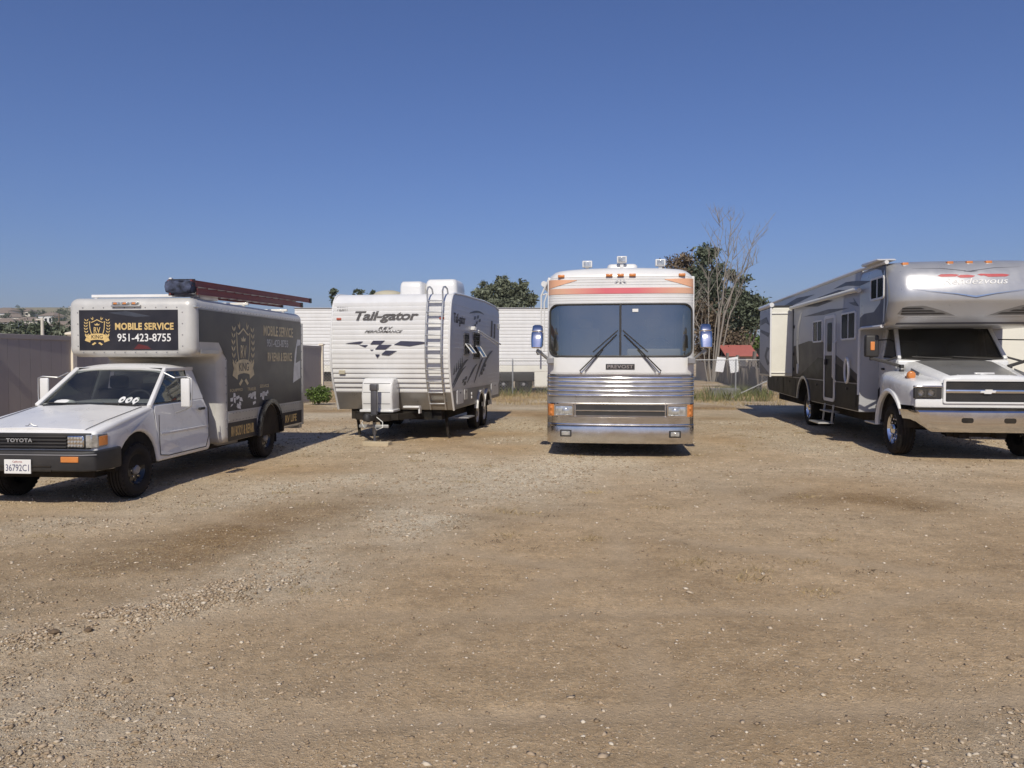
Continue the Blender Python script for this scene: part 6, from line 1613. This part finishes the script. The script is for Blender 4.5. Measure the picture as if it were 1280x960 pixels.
# roll of old wire mesh and a loose rail in the weeds
rl = thing('wire_roll', 'rolled up piece of old chain link mesh lying in the weeds', 'wire roll', (8.75, 31.6, .2), R(6)); wm = MB()
for k in range(18):
    for s in (1, -1):
        a0 = 2*PI*k/18; wm.tube([(-.6+1.2*i/8, .21*math.cos(a0+s*i*.5), .21*math.sin(a0+s*i*.5)) for i in range(9)], .004, 4)
build(wm, 'mesh', 'grey', rl, smooth=False, kind='stuff')
lr = build(MB().tube([(8.75,31.0,.0),(10.75,30.4,1.05)], .024, 8), 'loose_rail', 'galv', None); tag(lr, 'loose galvanised rail slanting up from the weeds to the motorhome', 'rail')
up = thing('utility_pole', 'pale utility pole standing behind the vinyl fence', 'pole', (W(54,420,62)[0], 62, 0)); build(MB().lathe([(.14,-.1),(.11,4.9),(0,4.95)], (0,0,0), 'z', 10), 'mast', 'stucco', up); bx('crossarm', 'stucco', up, -.5, .2, -.05, .05, 4.72, 4.82, .01)
up = thing('utility_pole', 'thin dark utility pole among the far hillside trees', 'pole', (W(75,420,150)[0], 150, 0)); build(MB().lathe([(.16,-.1),(.12,10.4),(0,10.4)], (0,0,0), 'z', 8), 'mast', 'bark', up); bx('crossarm', 'bark', up, -1.0, 1.0, -.06, .06, 9.6, 9.75, .01)

# far left: line of trees, houses on the slope, hill
def hill_h(x, y):
    x = np.asarray(x, float); y = np.asarray(y, float)
    d = np.clip((y-190)/1100, 0, 1); side = 0.35+0.65*np.clip((-x/np.maximum(y, 1)-.25)/.3, 0, 1)
    return (70*d**.8*side)*(1+.28*vnoise(x, y, 260, 51)+.12*vnoise(x, y, 90, 52)) - 1.5
xs_ = np.linspace(-2600, 2600, 160); ys_ = np.concatenate([np.linspace(185, 700, 34), np.linspace(720, 2600, 40)])
X, Y = np.meshgrid(xs_, ys_); Z = hill_h(X, Y); nr, ncol = X.shape; idx = np.arange(nr*ncol).reshape(nr, ncol)
mesh_np('hill', np.stack([X, Y, Z], -1).reshape(-1, 3), np.stack([idx[:-1,:-1], idx[:-1,1:], idx[1:,1:], idx[1:,:-1]], -1).reshape(-1, 4), 'hillmat', smooth=True, kind='structure')
rr = random.Random(9)
lab = ['rounded dark green tree in the row behind the vinyl fence', 'low spreading tree in the row behind the vinyl fence', 'pale feathery tree in the row behind the vinyl fence']
for k in range(11):
    D = rr.uniform(95, 125); px_ = -8+k*10.5+rr.uniform(-3, 3); top = rr.uniform(403, 411); bx0 = W(px_, 448, D)[0]; rx = rr.uniform(6, 11)
    if rr.random() < .35: top -= 4
    blobs = [B(px_, top+7, rx, 7, D, bx0), B(px_-4, top+14, rx, 8, D, bx0), B(px_+4, top+18, rx*1.2, 9, D, bx0), B(px_, top+28, rx*1.2, 10, D, bx0)]
    tree(lab[k % 3], (bx0, D, 0), blobs, ('leaf_far', 'leaf_euc', 'leaf_pale')[k % 3], .5, 1500, .2, 60+k, 'row_tree', 'trees in a row behind the vinyl fence')
hl = ['cream stucco house with brown hipped roof on the far slope', 'white house with brown hipped roof on the far slope']
for k in range(16):
    y_ = rr.uniform(260, 620); px_ = rr.uniform(-5, 100); x_ = (px_-640)/F_PX*y_; z_ = float(hill_h(x_, y_))
    T = thing('hillside_house', hl[(k+1) % 2], 'house', (x_, y_, z_-.5), rr.uniform(-.4, .4), 'houses on the far slope'); hw = rr.uniform(5, 8); hh = rr.uniform(3.2, 5.6)
    bx('wall', 'stucco' if k % 2 else 'gel', T, -hw, hw, 0, 9, 0, hh, .05)
    build(MB().loft([[(-hw-.6,-.6,hh),(hw+.6,-.6,hh),(hw+.6,9.6,hh),(-hw-.6,9.6,hh)], [(-hw*.4,4,hh+2.2),(hw*.4,4,hh+2.2),(hw*.4,5,hh+2.2),(-hw*.4,5,hh+2.2)]]), 'roof', 'tileroof', T)
    for sx in (-.55, .0, .55): bx('window', 'winglass', T, hw*sx-.8, hw*sx+.8, -.05, .05, hh*.35, hh*.72, 0)
for k in range(26):
    y_ = rr.uniform(230, 640); px_ = rr.uniform(-15, 110); x_ = (px_-640)/F_PX*y_; z_ = float(hill_h(x_, y_)); h_ = rr.uniform(4, 9)
    T = thing('hillside_tree', 'dark tree standing between the far hillside houses', 'tree', (x_, y_, z_-.4), 0, 'trees on the far slope')
    trunk(T, (0,0,-.3), [(0,0,h_*.8)], .25, seed=k); leaves('crown', [(0,0,h_*.62,h_*.42,h_*.4,h_*.4),(h_*.2,0,h_*.45,h_*.35,h_*.3,h_*.3)], 'leaf_far', 1.0, 420, T, 90+k, clump=.5)

# ------------------------------------------------------------ air
M['haze'] = bpy.data.materials.new('air'); M['haze'].use_nodes = True
_n = M['haze'].node_tree.nodes; _l = M['haze'].node_tree.links; _n.clear()
_o = _n.new('ShaderNodeOutputMaterial'); _v = _n.new('ShaderNodeVolumePrincipled')
_v.inputs['Color'].default_value = (0.86, 0.90, 0.96, 1); _v.inputs['Density'].default_value = 0.00018; _v.inputs['Anisotropy'].default_value = 0.0
_l.new(_v.outputs[0], _o.inputs['Volume'])
hz = build(MB().box(-2700, 2700, -60, 2700, -4, 125), 'haze', 'haze', None, smooth=False, kind='stuff'); tag(hz, 'thin pale summer haze over the far hills', 'haze')
